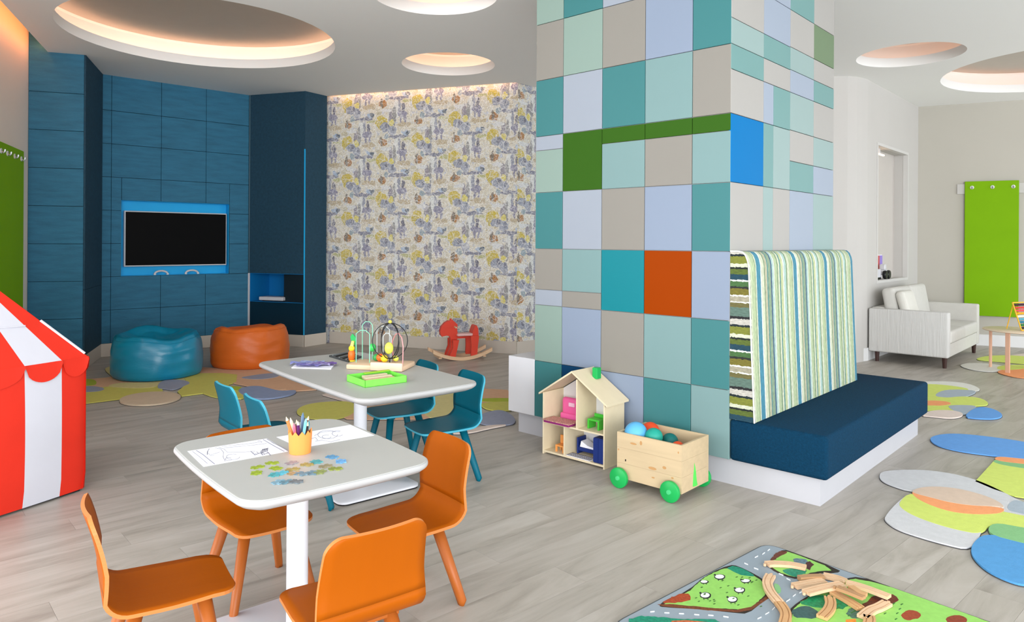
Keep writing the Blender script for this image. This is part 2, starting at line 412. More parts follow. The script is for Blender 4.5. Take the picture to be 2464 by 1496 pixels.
# fix side wall orientation (room lies on +x side of the left pier return)
# wallpaper
def wallpaper():
    m=bpy.data.materials.new('patterned_wallpaper'); m.use_nodes=True; nt=m.node_tree; N=nt.nodes; L=nt.links; b=N['Principled BSDF']
    def mth(op,a,bb=None,c=None):
        n=N.new('ShaderNodeMath'); n.operation=op
        for i,v in enumerate((a,bb,c)):
            if v is None: continue
            if isinstance(v,(int,float)): n.inputs[i].default_value=v
            else: L.new(v,n.inputs[i])
        return n.outputs[0]
    tc=N.new('ShaderNodeTexCoord')
    nz=N.new('ShaderNodeTexNoise'); nz.inputs['Scale'].default_value=14; nz.inputs['Detail'].default_value=4; L.new(tc.outputs['Object'],nz.inputs['Vector'])
    sb=N.new('ShaderNodeVectorMath'); sb.operation='SUBTRACT'; sb.inputs[1].default_value=(.5,.5,.5); L.new(nz.outputs['Color'],sb.inputs[0])
    ms=N.new('ShaderNodeVectorMath'); ms.operation='SCALE'; ms.inputs['Scale'].default_value=.075; L.new(sb.outputs[0],ms.inputs[0])
    ad=N.new('ShaderNodeVectorMath'); ad.operation='ADD'; L.new(tc.outputs['Object'],ad.inputs[0]); L.new(ms.outputs[0],ad.inputs[1])
    sp=N.new('ShaderNodeSeparateXYZ'); L.new(ad.outputs[0],sp.inputs[0])
    cu=mth('DIVIDE',mth('SUBTRACT',sp.outputs['X'],.276-.53*.65),.53)
    ci=mth('FLOOR',cu); fx=mth('FRACT',cu)
    odd=mth('MULTIPLY',mth('MODULO',mth('ADD',ci,20),2),.5)
    fy=mth('FRACT',mth('ADD',mth('DIVIDE',mth('SUBTRACT',2.79+.51*.12,sp.outputs['Z']),.51),mth('ADD',odd,20)))
    def nfac(sc,det,vec=None,rough=.6):
        n=N.new('ShaderNodeTexNoise'); n.inputs['Scale'].default_value=sc; n.inputs['Detail'].default_value=det; n.inputs['Roughness'].default_value=rough
        L.new(vec or tc.outputs['Object'],n.inputs['Vector']); return n.outputs['Fac']
    rp=N.new('ShaderNodeValToRGB'); e=rp.color_ramp.elements; e[0].position=.3; e[0].color=lin((186,172,132)); e[1].position=.68; e[1].color=lin((214,218,232))
    for pos,c in ((.38,(214,202,172)),(.43,(240,238,228)),(.49,(204,192,160)),(.53,(236,234,226)),(.58,(222,218,200)),(.63,(190,196,214))):
        x=e.new(pos); x.color=lin(c)
    L.new(nfac(16,5),rp.inputs[0]); cur=rp.outputs[0]
    mots=[(.65,.14,.22,.035,(128,130,150)),(.60,.42,.07,.18,(228,231,228)),(.54,.60,.035,.20,(150,150,150)),(.68,.36,.03,.16,(150,155,172)),
     (.76,.55,.11,.07,(142,140,166)),(.72,.68,.022,.10,(140,138,160)),(.83,.68,.022,.10,(146,144,168)),(.79,.38,.035,.085,(104,102,120)),(.44,.60,.045,.15,(146,140,152)),
     (.18,.74,.13,.13,(212,190,62)),(.14,.80,.06,.12,(204,186,80)),(.28,.88,.11,.09,(148,154,172)),(.33,.86,.04,.05,(110,112,130)),(.47,.98,.09,.10,(164,170,186)),(.47,-.02,.09,.10,(164,170,186)),(.51,.96,.03,.08,(120,126,146)),
     (.86,.03,.09,.07,(170,190,214)),(.91,.04,.045,.05,(96,108,122)),(.21,.27,.09,.075,(176,122,56)),(.17,.24,.03,.1,(120,108,90)),(.83,.83,.17,.05,(196,180,146)),(.46,.77,.05,.07,(226,214,110)),
     (.90,.22,.12,.03,(190,190,130)),(.30,.45,.12,.04,(224,226,226)),(.1,.5,.07,.05,(206,198,170)),(.32,.12,.05,.06,(150,168,178))]
    for cx,cy,rx,ry,c in mots:
        rx*=1.32; ry*=1.32
        dx=mth('MULTIPLY',mth('SUBTRACT',fx,cx),1/rx); dy=mth('MULTIPLY',mth('SUBTRACT',fy,cy),1/ry)
        dd=mth('ADD',mth('MULTIPLY',dx,dx),mth('MULTIPLY',dy,dy))
        k=N.new('ShaderNodeMath'); k.operation='MULTIPLY'; k.use_clamp=True; L.new(mth('SUBTRACT',1.0,dd),k.inputs[0]); k.inputs[1].default_value=8
        mx=N.new('ShaderNodeMix'); mx.data_type='RGBA'; L.new(k.outputs[0],mx.inputs[0]); L.new(cur,mx.inputs[6]); mx.inputs[7].default_value=lin(c); cur=mx.outputs[2]
    vo=N.new('ShaderNodeTexVoronoi'); vo.feature='DISTANCE_TO_EDGE'; vo.inputs['Scale'].default_value=7; L.new(ad.outputs[0],vo.inputs['Vector'])
    k=N.new('ShaderNodeMapRange'); k.inputs['From Min'].default_value=.008; k.inputs['From Max'].default_value=.04; k.inputs['To Min'].default_value=.55; k.inputs['To Max'].default_value=0; L.new(vo.outputs['Distance'],k.inputs[0])
    mx=N.new('ShaderNodeMix'); mx.data_type='RGBA'; L.new(k.outputs[0],mx.inputs[0]); L.new(cur,mx.inputs[6]); mx.inputs[7].default_value=lin((246,246,244)); cur=mx.outputs[2]
    # fine pen-like light and dark lines
    for sc,lo,c,amt in ((22,.018,(250,250,248),.75),(32,.014,(120,122,134),.6),(20,.012,(150,142,110),.6),(44,.022,(248,248,250),.55),(27,.010,(84,92,112),.7)):
        a_=mth('ABSOLUTE',mth('SUBTRACT',nfac(sc,4,None,.55),.5+.03*math.sin(sc)))
        k=N.new('ShaderNodeMapRange'); k.inputs['From Min'].default_value=0; k.inputs['From Max'].default_value=lo; k.inputs['To Min'].default_value=amt; k.inputs['To Max'].default_value=0; L.new(a_,k.inputs[0])
        mx=N.new('ShaderNodeMix'); mx.data_type='RGBA'; L.new(k.outputs[0],mx.inputs[0]); L.new(cur,mx.inputs[6]); mx.inputs[7].default_value=lin(c); cur=mx.outputs[2]
    L.new(cur,b.inputs['Base Color']); b.inputs['Roughness'].default_value=.8
    return m
M_wp=wallpaper()
fo=Vector(P['f'])+Vector((.033,.094)); go=Vector(P['g'])+Vector((.033,.094))
slab('wall_back',fo-(go-fo).normalized()*.30,go,0,ZT,M_wp)
slab('wall_6',go,P['h'],0,ZT,M_wp)
slab('wall_7',P['h'],P['i'],0,ZT,M_wallr)
slab('wall_8',P['i'],P['j'],0,ZT,M_wallr)
cur=[P['j'],(4.05,8.40),(4.15,8.47),(4.25,8.55)]
bm=B()
poly=[tuple(p) for p in cur]+[(4.15,8.68),(4.0,8.55),(3.922,8.52)]
prism(bm,poly,0,ZT); struct('wall_9',bm,M_wallr,smooth=False)
# wall behind the sofa with a tall display niche
W0=(4.25,8.55); W1=(5.803,10.226); dw,lw_,aw=seg_frame(W0,W1)
n0,n1,nz0,nz1=.376,1.717,.94,2.62
bm=B(); box(bm,0,n0,0,.25,0,ZT); box(bm,n1,lw_,0,.25,0,ZT); box(bm,n0,n1,0,.25,0,nz0); box(bm,n0,n1,0,.25,nz1,ZT); box(bm,n0,n1,.17,.25,nz0,nz1)
wr=struct('wall_right',bm,M_wallr,(W0[0],W0[1],0),aw)
obj('niche_back',bx(n0,n1,.162,.17,nz0,nz1),mat('niche_grey_beige',(196,190,184),.7),wr)
bm=B(); 
for (x0,x1,z0,z1) in ((n0-.03,n0+.004,nz0-.03,nz1+.03),(n1-.004,n1+.03,nz0-.03,nz1+.03),(n0,n1,nz0-.03,nz0+.004),(n0,n1,nz1-.004,nz1+.03)): box(bm,x0,x1,-.012,.05,z0,z1)
obj('niche_frame',bm,mat('niche_frame_paint',(205,203,200),.6),wr)
t=thing('niche_lamp','slim warm picture lamp at the top of the display niche','lamp',(W0[0]+dw.x*(n0+.35)-dw.y*.08,W0[1]+dw.y*(n0+.35)+dw.x*.08,nz1-.075),aw)
obj('light_bar',bx(-.20,.20,-.012,.012,-.01,.01,bev=.004),glow('warm_lamp',(255,214,176),2.2),t); obj('bracket',bx(-.02,.02,-.01,.01,.01,.074),M_white,t)
slab('wall_10',W1,(9.4,8.48),0,ZT,M_wall2:=mat('grey_beige_wall_paint',(183,179,169),.85,var=.02,scale=2))
# baseboards
def baseb(name,p,q,m,h=Z0,th=.014):
    d,l=unit(p,q); n=Vector((-d.y,d.x)); c=Vector(((p[0]+q[0])/2,(p[1]+q[1])/2))
    s=-1 if n.dot(c)>0 else 1
    return struct(name,bx(0,l,min(0,s*th),max(0,s*th),0,h,bev=.003,seg=1),m,(p[0],p[1],0),math.atan2(d.y,d.x))
baseb('baseboard_left',LW0,LW1,M_base)
for i,(a_,b_) in enumerate((('lw','b'),('b','c'),('c','d'),('d','e'),('e','f'))): baseb('baseboard_%d'%(i+1),P[a_],P[b_],M_base)
baseb('baseboard_back',fo,go,M_base); baseb('baseboard_6',go,P['h'],M_base)
baseb('baseboard_7',P['i'],P['j'],M_baser); baseb('baseboard_8',P['j'],(4.25,8.55),M_baser); baseb('baseboard_right',W0,W1,M_baser); baseb('baseboard_9',W1,(9.4,8.48),M_baser)

# ---------------------------------------------------------------- pillar
A_AX=Vector((.733,-.680)); B_AX=Vector((.681,.732)); RZ=math.atan2(-.680,.733)
K=Vector((1.251,4.099))
def pw(x,y,z=0): v=K+A_AX*x+B_AX*y; return (v.x,v.y,z)
PZ=.155
bm=bx(-1.48+.012,-.012,.012,1.68,PZ,ZC-.002)
pil=struct('wall_pillar',bm,mat('pillar_grout',(150,150,148),.8),pw(0,0),RZ)
TC={'g': (133, 129, 122), 'l': (128, 140, 159), 't': (60, 115, 117), 'p': (115, 143, 143), 'T': (13, 118, 128), 'o': (143, 55, 0), 'G': (50, 88, 25), 'v': (144, 151, 162), 'n': (6, 56, 92), 'q': (129, 149, 140), 'w': (159, 156, 152), 'B': (0, 107, 168), 'a': (105, 143, 141), 'P': (137, 158, 156), 'y': (144, 154, 169), 'e': (103, 123, 94)}
TM={k:mat('tile_'+str(i),c,.45,var=.02,scale=1.5,spec=.04 if k in 'oBG' else .15) for i,(k,c) in enumerate(TC.items())}
def tileL(x0,x1,z0,z1,c): obj('tile',bx(x0+.0018,x1-.0018,0,.013,z0+.0018,z1-.0018,bev=.0015,seg=1),TM[c],pil)
def tileR(y0,y1,z0,z1,c): obj('tile',bx(-.013,0,y0+.0018,y1-.0018,z0+.0018,z1-.0018,bev=.0015,seg=1),TM[c],pil)
cx=[-1.48,-1.233,-.903,-.574,-.245,-.0]
zk=[.156+.398*k for k in range(9)]; zk[8]=ZC
L=[['t','n','l','t','p'],['q','l','g','p','t'],[('v.','g'),('g.','p'),'T','o','l'],['t','v','g','l','t'],[('.v','q'),'G',('.G','p'),('.G','g'),('.G','p')],['t','v','t','p','g'],['g','q','g','l','t'],['q','t','v','l','t']]
for k,row in enumerate(L):
    for i,c in enumerate(row):
        z0,z1=zk[k],zk[k+1]; x0,x1=cx[i],cx[i+1]
        if isinstance(c,tuple):
            s,m_=c
            if s[0]=='.': tileL(x0,x1,z1-.1,z1,s[1]); tileL(x0,x1,z0,z1-.1,m_)
            else: tileL(x0,x1,z0,z0+.11,s[0]); tileL(x0,x1,z0+.11,z1,m_)
        else: tileL(x0,x1,z0,z1,c)
y0,y1,y2,y3,y4=0,.445,.86,1.28,1.68; ys=.593
for (a_,b_,c0,c1,c) in [
 (y0,y1,2.95,ZC,'w'),(y0,y1,2.696,2.95,'w'),(y0,y1,2.546,2.696,'P'),(y0,y1,2.40,2.546,'a'),(y0,y1,2.146,2.40,'w'),(y0,y1,1.75,2.146,'B'),(y0,y1,1.35,1.75,'w'),
 (y1,y2,2.946,ZC,'y'),(y1,y2,2.696,2.946,'y'),(y1,y2,2.546,2.696,'a'),(y1,y2,2.40,2.546,'w'),(y1,ys,2.146,2.40,'y'),(ys,y2,2.146,2.40,'a'),(y1,ys,1.75,2.146,'a'),(ys,y2,1.75,2.146,'P'),(y1,ys,1.35,1.75,'P'),(ys,y2,1.35,1.75,'w'),
 (y2,y3,2.946,ZC,'a'),(y2,y3,2.70,2.946,'w'),(y2,y3,2.55,2.70,'P'),(y2,y3,2.40,2.55,'y'),(y2,y3,2.15,2.40,'P'),(y2,y3,1.945,2.15,'w'),(y2,y3,1.75,1.945,'a'),(y2,y3,1.35,1.75,'y'),
 (y3,y4,2.946,ZC,'w'),(y3,y4,2.70,2.946,'e'),(y3,y4,2.55,2.70,'w'),(y3,y4,2.40,2.55,'a'),(y3,y4,2.15,2.40,'w'),(y3,y4,1.945,2.15,'P'),(y3,y4,1.75,1.945,'y'),(y3,y4,1.35,1.75,'P'),
 (y0,y1,PZ,.75,'p'),(y0,y1,.75,1.35,'w'),(y1,y2,PZ,.75,'w'),(y1,y2,.75,1.35,'y'),(y2,y3,PZ,.75,'P'),(y2,y3,.75,1.35,'w'),(y3,y4,PZ,.75,'y'),(y3,y4,.75,1.35,'P')]:
    tileR(a_,b_,c0,c1,c)
# plinth under pillar, bench and white end box
r=.055
struct('trim_1',prism(B(),[(-1.68,r),(.546-r,r),(.546-r,2.08-r),(-1.68,2.08-r)],0,PZ-.001),M_plinth,pw(0,0),RZ)
single('white_cabinet',bx(-1.735,-1.482,0,1.9,PZ,.56,bev=.003,seg=1),M_white,'low white box cabinet on the left side of the tiled pillar','cabinet',pw(0,0),RZ)

# ---------------------------------------------------------------- bench
def stripes(name,axis,per,cols,noise=.004,spk=.0):
    m=bpy.data.materials.new(name); m.use_nodes=True; nt=m.node_tree; N=nt.nodes; L=nt.links; b=N['Principled BSDF']
    tc=N.new('ShaderNodeTexCoord'); sp=N.new('ShaderNodeSeparateXYZ'); L.new(tc.outputs['Object'],sp.inputs[0])
    mp=N.new('ShaderNodeMapping'); mp.inputs['Scale'].default_value=(60,60,60); mp.inputs['Scale'].default_value['XYZ'.index(axis)]=160; L.new(tc.outputs['Object'],mp.inputs[0])
    n=N.new('ShaderNodeTexNoise'); n.inputs['Scale'].default_value=1; n.inputs['Detail'].default_value=3; L.new(mp.outputs[0],n.inputs['Vector'])
    a1=N.new('ShaderNodeMath'); a1.operation='MULTIPLY_ADD'; L.new(n.outputs['Fac'],a1.inputs[0]); a1.inputs[1].default_value=noise*2; L.new(sp.outputs[axis],a1.inputs[2])
    a2=N.new('ShaderNodeMath'); a2.operation='DIVIDE'; L.new(a1.outputs[0],a2.inputs[0]); a2.inputs[1].default_value=per
    a3=N.new('ShaderNodeMath'); a3.operation='FRACT'; L.new(a2.outputs[0],a3.inputs[0])
    rp=N.new('ShaderNodeValToRGB'); rp.color_ramp.interpolation='CONSTANT'; e=rp.color_ramp.elements
    tot=sum(wd for wd,_ in cols); pos=0
    for i,(wd,c) in enumerate(cols):
        x=e[i] if i<2 else e.new(min(pos/tot,.999)); x.position=pos/tot; x.color=lin(c); pos+=wd
    L.new(a3.outputs[0],rp.inputs[0])
    n2=N.new('ShaderNodeTexNoise'); n2.inputs['Scale'].default_value=1; n2.inputs['Detail'].default_value=2
    mp2=N.new('ShaderNodeMapping'); mp2.inputs['Scale'].default_value=(40,40,40); mp2.inputs['Scale'].default_value['XYZ'.index(axis)]=190; L.new(tc.outputs['Object'],mp2.inputs[0]); L.new(mp2.outputs[0],n2.inputs['Vector'])
    k=N.new('ShaderNodeMapRange'); k.inputs['From Min'].default_value=.3; k.inputs['From Max'].default_value=.7; k.inputs['To Min'].default_value=.55; k.inputs['To Max'].default_value=.90; L.new(n2.outputs['Fac'],k.inputs[0])
    h=N.new('ShaderNodeHueSaturation'); L.new(rp.outputs[0],h.inputs['Color']); L.new(k.outputs[0],h.inputs['Value']); L.new(h.outputs[0],b.inputs['Base Color'])
    b.inputs['Roughness'].default_value=.85
    return m
cr=(214,219,192); pg=(184,200,160); sg=(128,154,118); ba=(176,206,198); tb=(70,140,164); nv=(50,84,124); dt=(80,140,140); wh=(232,236,228)
M_str=stripes('striped_bench_fabric','Y',.54,[(2,cr),(3,pg),(.6,sg),(1,cr),(3.4,tb),(.8,wh),(2.4,cr),(.8,sg),(2,(190,188,160)),(.8,dt),(2.6,(142,166,138)),(1,nv),(1.6,ba),(.8,wh),(2.6,pg),(1,sg),(1.4,cr),(1,dt),(2.4,(196,204,156)),(1,wh),(2,ba),(1.2,sg)],.003)
M_str2=stripes('striped_bench_side','Z',.40,[(1.5,(20,66,84)),(1.5,(90,108,40)),(.5,(20,30,30)),(1,cr),(2,(128,134,48)),(.6,(24,40,44)),(1.6,(200,196,186)),(.7,(30,30,34)),(2.6,(96,122,110)),(1.2,(110,104,60)),(.4,wh),(1.4,(168,162,140)),(.4,wh),(1.8,(120,112,40)),(.6,(40,44,40)),(1.4,(70,110,60)),(.5,wh)],.010)
bench=thing('bench','dark blue upholstered bench with tall striped back against the tiled pillar','bench',pw(0,0),RZ)
bm=bx(0,.546,0,2.08,PZ,.39,bev=.022,seg=4); obj('seat_cushion',bm,M_velvet,bench,smooth=True)
obj('return_cushion',bx(-1.2,-.0,1.74,2.08,PZ,.385,bev=.02,seg=3),M_velvet,bench,smooth=True)
zt=1.352
prof=[(.002,.392),(.151,.392),(.132,.8),(.112,1.27),(.106,1.30),(.094,1.33),(.074,zt-.004),(.05,zt),(.002,zt)]
obj('striped_back',xprism(B(),prof,.012,1.76),M_str,bench,smooth=True)
obj('side_panel',xprism(B(),prof,.0,.012),M_str2,bench)
obj('piping',tube(B(),[(x,-.002,z) for x,z in prof[1:]],.0045,6),mat('white_piping',(226,230,220),.7),bench,smooth=True)

# ---------------------------------------------------------------- tables
TR=math.radians(40)
def table(name,label,c,w,h):
    t=thing(name,label,'table',(c[0],c[1],0),TR)
    base=rrect(w,h,.075,8,.014)
    obj('edge_band',loft(B(),[(offs(base,-.052),.604),(offs(base,-.018),.618),(offs(base,-.004),.628),(base,.634),(base,.641),(offs(base,-.002),.646),(offs(base,-.008),.6492)]),M_tabrim,t,smooth=True)
    obj('tabletop',loft(B(),[(offs(base,-.006),.640),(offs(base,-.006),.6494),(offs(base,-.008),.650)]),M_tabtop,t)
    obj('column',lathe(B(),[(0,.02),(.037,.02),(.037,.6045),(0,.6045)],32),M_tabedge,t,smooth=True)
    obj('top_mount',bx(-.14,.14,-.14,.14,.594,.6038,bev=.004),M_tabedge,t)
    pl_=rrect(.50,.52,.05,6)
    obj('base_plate',loft(B(),[(pl_,.008),(pl_,.018),(offs(pl_,-.006),.021)]),M_tabedge,t,smooth=True)
    obj('rubber_edge',prism(B(),offs(pl_,-.003),0,.0079),M_black,t)
    return t
T1=(-.755,2.535); T2=(-.865,4.105)
table('play_table','square white pedestal table with drawings, pencils and jigsaw pieces, nearest',T1,.645,.785)
table('play_table','long white pedestal table with toys, behind the nearer table',T2,.71,1.355)
TZ=.6503
# ---------------------------------------------------------------- chairs
def shell_rows():
    rows=[]   # y, z, halfwidth, nx..
    pts=[]
    for i in range(9): pts.append((.200-.295*i/8, .322-(.008*max(0,1-i/1.5) if i<2 else 0)+(-.004*math.sin(PI*i/8)),'s'))
    for i in range(1,7):
        a=i/7*math.radians(80); pts.append((-.095-.068*math.sin(a),.322+.068*(1-math.cos(a)),'b'))
    y0,z0=pts[-1][0],pts[-1][1]
    for i in range(1,13):
        u=i/12; pts.append((y0-.010*u-.040*u*u, z0+(.608-z0)*u,'k'))
    return pts
ROWS=shell_rows()
def hw(i,n):
    y,z,k=ROWS[i]
    if k=='s':
        w=.150+.017*min(1,(.200-y)/.2)
        d=.200-y
        if d<.05: w-=.05*(1-math.sqrt(max(0,1-(1-d/.05)**2)))
        return w
    if k=='b': return .167
    u=(z-.38)/(.608-.38); w=.167-.014*max(0,u)
    d=.608-z
    if d<.045: w-=.045*(1-math.sqrt(max(0,1-(1-d/.045)**2)))
    return w
# add rows close to both ends for round corners
def refine():
    global ROWS
    out=[]
    a,b_=ROWS[0],ROWS[1]
    for u in (0,.03,.1,.25,.5,.8): out.append((a[0]+(b_[0]-a[0])*u*1.4,a[1]+(b_[1]-a[1])*u*1.0,'s'))
    out+=ROWS[2:-2]
    a,b_=ROWS[-3],ROWS[-1]
    for u in (.2,.45,.65,.8,.9,.96,.99,1): out.append((a[0]+(b_[0]-a[0])*u,a[1]+(b_[1]-a[1])*u,'k'))
    ROWS=out
refine()
def shell(lo,hi,th=.011):
    bm=B(); n=len(ROWS); nx=10; T=[];Bt=[]
    for i in range(lo,hi):
        y,z,k=ROWS[i]; ya,za,_=ROWS[max(i-1,0)]; yb,zb,_=ROWS[min(i+1,n-1)]
        t=Vector((yb-ya,zb-za)).normalized(); nn=Vector((-t.y,t.x))  # outward/under side
        if nn.y>0 and k=='s': nn=-nn
        if k!='s' and nn.x>0: nn=-nn
        w_=hw(i,n); rt=[];rb=[]
        for j in range(nx+1):
            s=-1+2*j/nx; x=s*w_
            cur=0
            if k=='k': cur=.012*(s*s)*min(1,max(0,(z-.365)/.08))
            elif k=='s': cur=0
            dip=-.004*(1-s*s) if k=='s' else 0
            rt.append(bm.verts.new((x,y+cur,z+dip))); rb.append(bm.verts.new((x,y+cur+nn.x*th,z+dip+nn.y*th)))
        T.append(rt);Bt.append(rb)
    m=len(T)
    f0=[];f1=[]
    for i in range(m-1):
        for j in range(nx):
            f0.append(bm.faces.new((T[i][j],T[i][j+1],T[i+1][j+1],T[i+1][j]))); f0.append(bm.faces.new((Bt[i][j],Bt[i+1][j],Bt[i+1][j+1],Bt[i][j+1])))
    for i in range(m-1):
        for j,o_ in ((0,0),(nx,1)): f1.append(bm.faces.new((T[i][j],T[i+1][j],Bt[i+1][j],Bt[i][j])))
    for j in range(nx):
        for i in (0,m-1): f1.append(bm.faces.new((T[i][j],T[i][j+1],Bt[i][j+1],Bt[i][j])))
    for f in f1: f.material_index=1
    return bm
split=next(i for i,r_ in enumerate(ROWS) if r_[2]=='k')
def chair_meshes(ms,me,ml,nm):
    out=[]
    for nme,lo,hi in (('seat',0,split+1),('backrest',split,len(ROWS))):
        bm=shell(lo,hi); bmesh.ops.recalc_face_normals(bm,faces=bm.faces); d=bpy.data.meshes.new(nme); bm.to_mesh(d); bm.free(); d.materials.append(ms); d.materials.append(me)
        for p_ in d.polygons: p_.use_smooth=(p_.material_index==0)
        out.append((nme,d))
    for sx in (-1,1):
        for sy in (-1,1):
            tp=Vector((sx*.092,sy*.09+.015,.308)); ft=Vector((sx*.157,sy*.157,.012))
            bm=tube(B(),[ft+(tp-ft)*0,ft+(tp-ft)*.02,tp],.0135,14,None)
            # taper: wide at the top
            for v in bm.verts:
                u=min(1,max(0,(v.co.z-.012)/.296)); c_=ft+(tp-ft)*u; v.co=c_+(v.co-c_)*(1.18+.5*u)
                if v.co.z<.014: v.co.z=0
            d=bpy.data.meshes.new('leg'); bmesh.ops.recalc_face_normals(bm,faces=bm.faces); bm.to_mesh(d); bm.free(); d.materials.append(ml)
            for p_ in d.polygons: p_.use_smooth=len(p_.vertices)==4
            out.append(('leg',d))
    bm=B(); box(bm,-.12,.12,.085,.125,.288,.307,bev=.004); box(bm,-.12,.12,-.095,-.055,.288,.307,bev=.004); box(bm,-.02,.02,-.06,.09,.290,.305)
    d=bpy.data.meshes.new('under_frame'); bm.to_mesh(d); bm.free(); d.materials.append(ml); out.append(('under_frame',d))
    return out
CH={'o':chair_meshes(M_orange,M_edge,M_orleg,'o'),'t':chair_meshes(M_teal,M_tealedge,M_teal,'t')}
def chair(kind,x,y,face,label,group):
    # face = direction the sitter looks (degrees from +x)
    t=thing('child_chair',label,'chair',(x,y,0),math.radians(face-90),group)
    for nme,d in CH[kind]: obj(nme,d,None,t)
GO='orange chairs around the nearer table'; GT='teal chairs around the farther table'
chair('o',-1.095,2.245,33,'orange plywood child chair at the lower left, seen side-on',GO)
chair('o',-.482,2.135,127,'orange plywood child chair in front, seen from behind its backrest',GO)
chair('o',-.403,2.785,218,'orange plywood child chair right of the nearer table, backrest to the right',GO)
chair('o',-1.005,2.850,312,'orange plywood child chair behind the nearer table top, on its left',GO)
chair('t',-.400,4.230,213,'teal child chair at the near right side of the farther table',GT)
chair('t',-.714,4.600,213,'teal child chair at the far right side of the farther table',GT)
chair('t',-1.435,4.07,41,'teal child chair left of the farther table, leftmost of all',GT)
chair('t',-1.150,3.74,38,'teal child chair showing its backrest just behind the nearer table',GT)
# ---------------------------------------------------------------- things on the nearer table
def frame_at(px,py,z,rz,kind=None):
    v=at(px,py,z); return (v.x,v.y,z)
cupc=at(722,1088,TZ)
cup=thing('pencil_cup','orange card cup with zigzag rim in the middle of the nearer table','cup',(cupc.x,cupc.y,TZ),.3)
bm=B(); n=44; R1,R2=.037,.041; rings=[]
def ring(r,zf): return [bm.verts.new((r*math.cos(2*PI*i/n),r*math.sin(2*PI*i/n),zf(i))) for i in range(n)]
zig=lambda i:.072+(.010 if i%4==2 else (.003 if i%2 else -.004))
a_=ring(R1,lambda i:0);b_=ring(R2,zig);c_=ring(R2-.0025,zig);d_=ring(R1-.0025,lambda i:.003)
for X,Y in ((a_,b_),(b_,c_),(c_,d_)):
    for i in range(n): bm.faces.new((X[i],X[(i+1)%n],Y[(i+1)%n],Y[i]))
bm.faces.new(a_[::-1]); bm.faces.new(d_)
obj('body',bm,M_cup,cup,smooth=True)
PCL=[('teal',(60,140,150)),('brown',(110,60,50)),('slate blue',(84,110,140)),('dark red',(96,30,36)),('cream',(240,226,190)),('orange',(226,120,60)),('pink',(214,104,130)),('purple',(84,30,90)),('pale blue',(120,180,190)),('black',(40,34,40))]
for i,(nm,c) in enumerate(PCL):
    a=2*PI*i/len(PCL)+.4; rr=.020; L_=.108+.012*((i*7)%3); tilt=.20+.05*(i%3)
    t=thing('colouring_pencil',nm+' colouring pencil standing in the orange cup','pencil',(cupc.x+rr*.45*math.cos(a),cupc.y+rr*.45*math.sin(a),TZ+.0042),0,'pencils in the orange cup')
    dv=Vector((math.sin(tilt)*math.cos(a),math.sin(tilt)*math.sin(a),math.cos(tilt)))
    m_=mat('pencil_'+nm.replace(' ','_'),c,.4)
    obj('barrel',tube(B(),[Vector((0,0,.001)),dv*(L_-.014)],.0056,6),m_,t)
    obj('tip',tube(B(),[dv*(L_-.014),dv*L_],.0056,6,.0006),M_pinel if i%2 else m_,t)
# drawings on paper
def flat_poly(pxs,z,th,cropf):
    return [at(*cropf(p),z)[:2] for p in pxs]
c4=lambda p:(400+p[0]*.26786,960+p[1]*.26786)
def paper(name,corners,lines,label,z):
    P_=flat_poly(corners,z,0,c4); c=Vector((sum(p[0] for p in P_)/4,sum(p[1] for p in P_)/4))
    t=thing(name,label,'drawing',(c.x,c.y,z))
    obj('sheet',prism(B(),[(p[0]-c.x,p[1]-c.y) for p in P_],0,.0006),M_paper,t)
    bm=B()
    for ln,wd in lines:
        q=[at(*c4(p),z) for p in ln]; q=[Vector((v.x-c.x,v.y-c.y,.0007)) for v in q]
        tube(bm,q,wd,4)
    tag(obj('pencil_drawing',bm,M_ink,t),kind='stuff')
def arc(cx,cy,rx,ry,a0,a1,n=12): return [(cx+rx*math.cos(math.radians(a0+(a1-a0)*i/n)),cy+ry*math.sin(math.radians(a0+(a1-a0)*i/n))) for i in range(n+1)]
w1,w2=.0007,.0013
paper('colouring_sheet',[(190,468),(905,354),(1095,470),(335,608)],
 [([(270,462),(330,500),(385,545),(435,585)],w2),([(235,470),(300,520),(370,580)],w1),([(385,448),(370,475),(368,500)],w2),([(400,500),(440,490),(480,478)],w1),([(380,490),(400,510),(430,505)],w1),
  ([(440,440),(490,450),(515,480),(510,520),(530,560)],w1),([(470,436),(520,450),(550,480),(700,478),(800,470)],w1),([(500,425),(640,412),(760,400),(850,385)],w1),([(520,440),(660,426),(780,415),(900,400)],w1),
  ([(870,365),(930,400),(1000,440),(1060,472)],w2),([(905,360),(960,395),(1030,430),(1085,462)],w2),([(820,380),(840,375),(860,385),(850,395)],w1),
  (arc(600,520,60,25,0,300),w1),(arc(560,540,30,14,20,320),w1)]+[([(760+i*18,470+((i*7)%5)*6),(775+i*18,485+((i*3)%4)*6),(800+i*17,505-((i*5)%4)*8)],w2) for i in range(9)]+[([(850+i*16,470-i*5),(870+i*14,450-i*3),(862+i*15,485-i*5)],w2) for i in range(4)],
 'white colouring page with bold drawn lines on the left of the nearer table',TZ)
paper('colouring_sheet',[(990,341),(1655,232),(1868,326),(1205,440)],
 [(arc(1450,320,90,38,0,320),w1),(arc(1440,340,40,16,0,300),w1),(arc(1540,310,50,25,30,300),w1),([(1340,380),(1400,370),(1480,385),(1560,365)],w1),([(1330,330),(1390,300),(1470,290),(1560,295)],w1),([(1300,360),(1340,345),(1360,370)],w1)],
 'white colouring page with faint drawn lines behind the orange cup',TZ)
